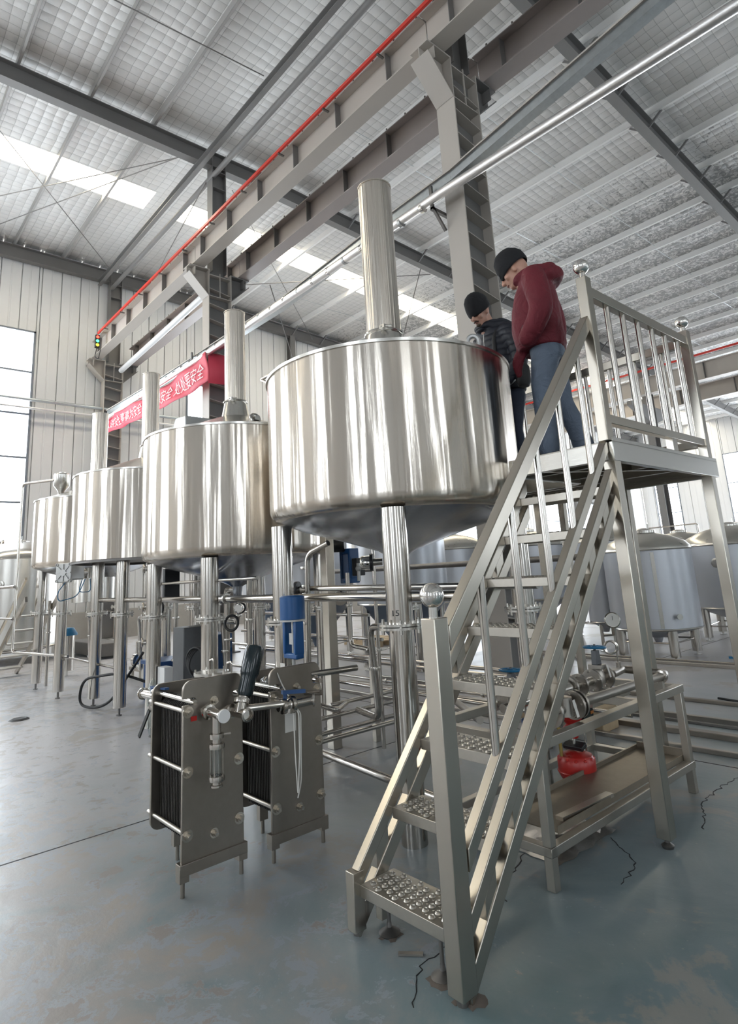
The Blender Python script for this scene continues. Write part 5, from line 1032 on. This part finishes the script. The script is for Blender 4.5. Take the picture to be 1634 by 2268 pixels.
def hand_mb(b, wrist, d, palm_n, size=1.0, curl=.5):
    """hand with palm, four bent fingers and thumb; d along the hand, palm_n out of the palm"""
    w = V(wrist); d = V(d).normalized(); n = V(palm_n); n = (n-d*n.dot(d)).normalized(); s = d.cross(n); k = size
    limb(b, [w-d*.03*k, w+d*.03*k, w+d*.085*k], [.026*k, .03*k, .034*k], 12, .5, n)
    for i, (off, ln) in enumerate(((.027, .072), (.009, .08), (-.009, .075), (-.026, .058))):
        p = w+d*.08*k+s*off*k; q = p+(d*math.cos(curl*.6)+n*math.sin(curl*.6))*ln*.45*k; r = q+(d*math.cos(curl*1.6)+n*math.sin(curl*1.6))*ln*.33*k; e = r+(d*math.cos(curl*2.4)+n*math.sin(curl*2.4))*ln*.25*k
        limb(b, [p-d*.02*k, p, q, r, e], [.0095*k, .0095*k, .009*k, .0082*k, .007*k], 8)
    p = w+d*.02*k+s*.026*k; limb(b, [p-s*.01*k, p+(s*.6+d*.6)*.035*k, p+(s*.5+d*.9+n*.35)*.06*k], [.012*k, .0115*k, .009*k], 8)
def T_head(pos, yaw, pitch, roll=0): return Matrix.Translation(pos) @ Matrix.Rotation(yaw, 4, 'Z') @ Matrix.Rotation(pitch, 4, 'Y') @ Matrix.Rotation(roll, 4, 'X')
# ---- man in the maroon jacket: local frame x forward, y left, z up from the deck
def place(b, base, yaw, k=1): return xf(b, Matrix.Translation(base) @ Matrix.Rotation(yaw, 4, 'Z') @ Matrix.Scale(k, 4))
RB, RY = V((-2.36, 4.02, 2.336)), math.atan2(-.36, -.93)
red = thing('person', 'man in maroon hooded jacket, blue jeans and black beanie, leaning to look into the kettle', 'person', RB)
b = MB(); TL = T_head((.175, 0, 1.60), .05, .5) @ Matrix.Scale(1.14, 4); head_mb(b, TL)
limb(b, [(.12, 0, 1.48), (.06, 0, 1.40)], [.062, .075]); rings(b, [(-.01, 0, .86, .1, .16), (0, 0, .95, .115, .165), (0, 0, 1.08, .115, .16), (.02, 0, 1.3, .11, .17), (.05, 0, 1.42, .08, .12)])
hand_mb(b, (.06, .17, .98), (.5, -.5, -1), (.2, -1, 0), .9, .7); hand_mb(b, (.06, -.17, .98), (.5, .5, -1), (.2, 1, 0), .9, .7)
bo = remesh(part('body', place(b, RB, RY), 'skin', red), .008, 3)
hp = MB(); TW = Matrix.Translation(RB) @ Matrix.Rotation(RY, 4, 'Z') @ TL; head_parts(red, TW, False, True)
b = MB()
rings(b, [(.03, 0, .875, .17, .2), (.035, 0, .93, .19, .21), (.05, 0, 1.05, .195, .21), (.045, 0, 1.2, .185, .21), (.03, 0, 1.34, .16, .21), (.02, 0, 1.43, .13, .175), (.045, 0, 1.49, .085, .105), (.06, 0, 1.53, .075, .085)])
limb(b, [(.17, .05, .9), (.22, .04, .82), (.23, .02, .72)], [.05, .05, .03], 12, .5, (0, 1, 0))          # front corner of the open jacket hangs forward
for s in (1, -1): limb(b, [(.0, s*.19, 1.42), (-.03, s*.265, 1.28), (-.045, s*.285, 1.13), (.0, s*.285, 1.02), (.085, s*.25, .92)], [.095, .096, .088, .08, .07], 16)
limb(b, [(-.1, .09, 1.46), (-.135, 0, 1.485), (-.1, -.09, 1.46)], [.055, .07, .055]); limb(b, [(-.06, .085, 1.52), (.02, .1, 1.53), (.1, .08, 1.49)], [.04, .035, .028]); limb(b, [(-.06, -.085, 1.52), (.02, -.1, 1.53), (.1, -.08, 1.49)], [.04, .035, .028]); limb(b, [(-.09, .07, 1.53), (-.11, 0, 1.55), (-.09, -.07, 1.53)], [.04, .045, .04])
limb(b, [(.07, .085, 1.53), (.14, .065, 1.5), (.165, 0, 1.485), (.14, -.065, 1.5), (.07, -.085, 1.53)], [.034, .034, .034, .034, .034])
remesh(part('jacket', place(b, RB, RY), 'maroon', red, 'maroon hooded jacket'), .013, 4)
b = MB()
rings(b, [(-.01, 0, .78, .125, .175), (-.005, 0, .86, .13, .18), (.0, 0, .94, .125, .17), (.0, 0, .965, .12, .165)])
limb(b, [(.0, .09, .82), (.035, .1, .6), (.05, .105, .45), (.05, .105, .25), (.055, .105, .08)], [.108, .094, .078, .076, .078], 16); limb(b, [(-.01, -.09, .82), (-.035, -.1, .6), (-.06, -.105, .45), (-.13, -.105, .25), (-.17, -.105, .08)], [.108, .094, .078, .076, .08], 16)
remesh(part('jeans', place(b, RB, RY), 'denim', red, 'faded blue jeans'), .013, 4)
for x, y in ((.09, .105), (-.135, -.105)):
    b = MB(); limb(b, [(x-.07, y, .045), (x+.02, y, .05), (x+.12, y, .035)], [.045, .05, .038], 12, .9, (0, 1, 0)); b.v = [(p[0], p[1], max(0.002, p[2])) for p in b.v]; part('shoe', place(b, RB, RY), 'black', red)
part('pocket', place(MB().ball((.105, .222, .985), .034, 12, 8, (.8, .5, 1.7)), RB, RY), 'black', red)
part('emblem', xf(MB().box((.105, .03, .03), (.004, .022, .02)), Matrix.Translation(RB) @ Matrix.Rotation(RY, 4, 'Z') @ T_head((.175, 0, 1.60), .05, .5) @ Matrix.Scale(1.14, 4)), 'iron', red)
# ---- man in the dark puffer jacket
BB, BY = V((-3.25, 4.70, 2.336)), math.radians(-104)
blk = thing('person', 'man in dark puffer jacket and black beanie behind the kettle, looking down into it', 'person', BB)
b = MB(); TL = T_head((.235, .03, 1.60), .12, .55) @ Matrix.Scale(1.06, 4); head_mb(b, TL)
limb(b, [(.17, .01, 1.47), (.1, 0, 1.38)], [.062, .075]); rings(b, [(-.03, 0, .86, .1, .16), (-.01, 0, .95, .115, .165), (.02, 0, 1.1, .115, .16), (.06, 0, 1.28, .11, .17), (.1, 0, 1.40, .08, .12)])
hand_mb(b, (.2, .245, .86), (.35, -.15, -1), (.2, -1, 0), 1.0, .8); hand_mb(b, (.26, -.2, 1.0), (.8, .3, -.4), (0, .4, -1), 1.0, .6)
remesh(part('body', place(b, BB, BY, 1.035), 'skin', blk), .008, 3); TW = Matrix.Translation(BB) @ Matrix.Rotation(BY, 4, 'Z') @ Matrix.Scale(1.035, 4) @ TL; head_parts(blk, TW, True, True)
b = MB()
rings(b, [(-.01, 0, .84, .15, .2), (.0, 0, .9, .165, .21), (.02, 0, 1.05, .165, .21), (.04, 0, 1.2, .16, .215), (.06, 0, 1.33, .145, .21), (.08, 0, 1.41, .115, .165), (.11, 0, 1.47, .09, .11), (.13, 0, 1.5, .08, .09)])
limb(b, [(.07, .2, 1.38), (.05, .275, 1.24), (.04, .285, 1.1), (.09, .28, .99), (.18, .25, .88)], [.09, .088, .078, .07, .056], 16); limb(b, [(.07, -.2, 1.38), (.05, -.28, 1.24), (.05, -.29, 1.12), (.14, -.26, 1.04), (.24, -.21, 1.01)], [.09, .088, .078, .07, .054], 16)
limb(b, [(-.06, .1, 1.42), (-.095, 0, 1.44), (-.06, -.1, 1.42)], [.06, .07, .06]); limb(b, [(-.03, .1, 1.49), (.07, .11, 1.5), (.17, .08, 1.44)], [.045, .04, .032]); limb(b, [(-.03, -.1, 1.49), (.07, -.11, 1.5), (.17, -.08, 1.44)], [.045, .04, .032])
limb(b, [(.12, .085, 1.5), (.2, .06, 1.47), (.222, 0, 1.455), (.2, -.06, 1.47), (.12, -.085, 1.5)], [.035, .036, .036, .036, .035])
remesh(part('jacket', place(b, BB, BY, 1.035), 'puffer', blk, 'quilted dark puffer jacket'), .013, 3)
part('zip', place(MB().tube([(.196, .012, 1.40), (.205, .012, 1.25), (.192, .012, 1.05), (.165, .012, .9)], .005, 6), BB, BY, 1.035), 'alum', blk)
part('strap', place(MB().tube(bend([(.165, .12, 1.0), (.19, .13, 1.2), (.18, .13, 1.34), (.09, .13, 1.46), (-.06, .12, 1.36), (-.13, .12, 1.1)], .1, 6), .02, 8), BB, BY, 1.035), 'rubber', blk)
b = MB(); rings(b, [(-.02, 0, .76, .125, .17), (-.02, 0, .86, .13, .175), (-.01, 0, .92, .125, .17)])
limb(b, [(-.02, .09, .8), (.02, .1, .6), (.03, .1, .45), (-.01, .1, .25), (-.03, .1, .08)], [.105, .09, .075, .068, .066], 16); limb(b, [(-.02, -.09, .8), (.0, -.1, .6), (.0, -.1, .45), (-.04, -.1, .25), (-.07, -.1, .08)], [.105, .09, .075, .068, .066], 16)
remesh(part('trousers', place(b, BB, BY, 1.035), 'dark_denim', blk), .013, 3)
for x, y in ((.0, .1), (-.04, -.1)):
    b = MB(); limb(b, [(x-.07, y, .045), (x+.02, y, .05), (x+.12, y, .035)], [.045, .05, .038], 12, .9, (0, 1, 0)); b.v = [(p[0], p[1], max(0.002, p[2])) for p in b.v]; part('shoe', place(b, BB, BY, 1.035), 'black', blk)
solo('waist_bag', place(rings(MB(), [(.08, .335, .80, .05, .035), (.08, .34, .84, .075, .045), (.08, .34, .98, .07, .045), (.08, .335, 1.02, .04, .03)], 14), BB, BY, 1.035), 'rubber', 'small black bag hanging at the hip of the man in the puffer jacket', 'bag', loc=BB+V((.2, -.3, .8)), bevel=.004)
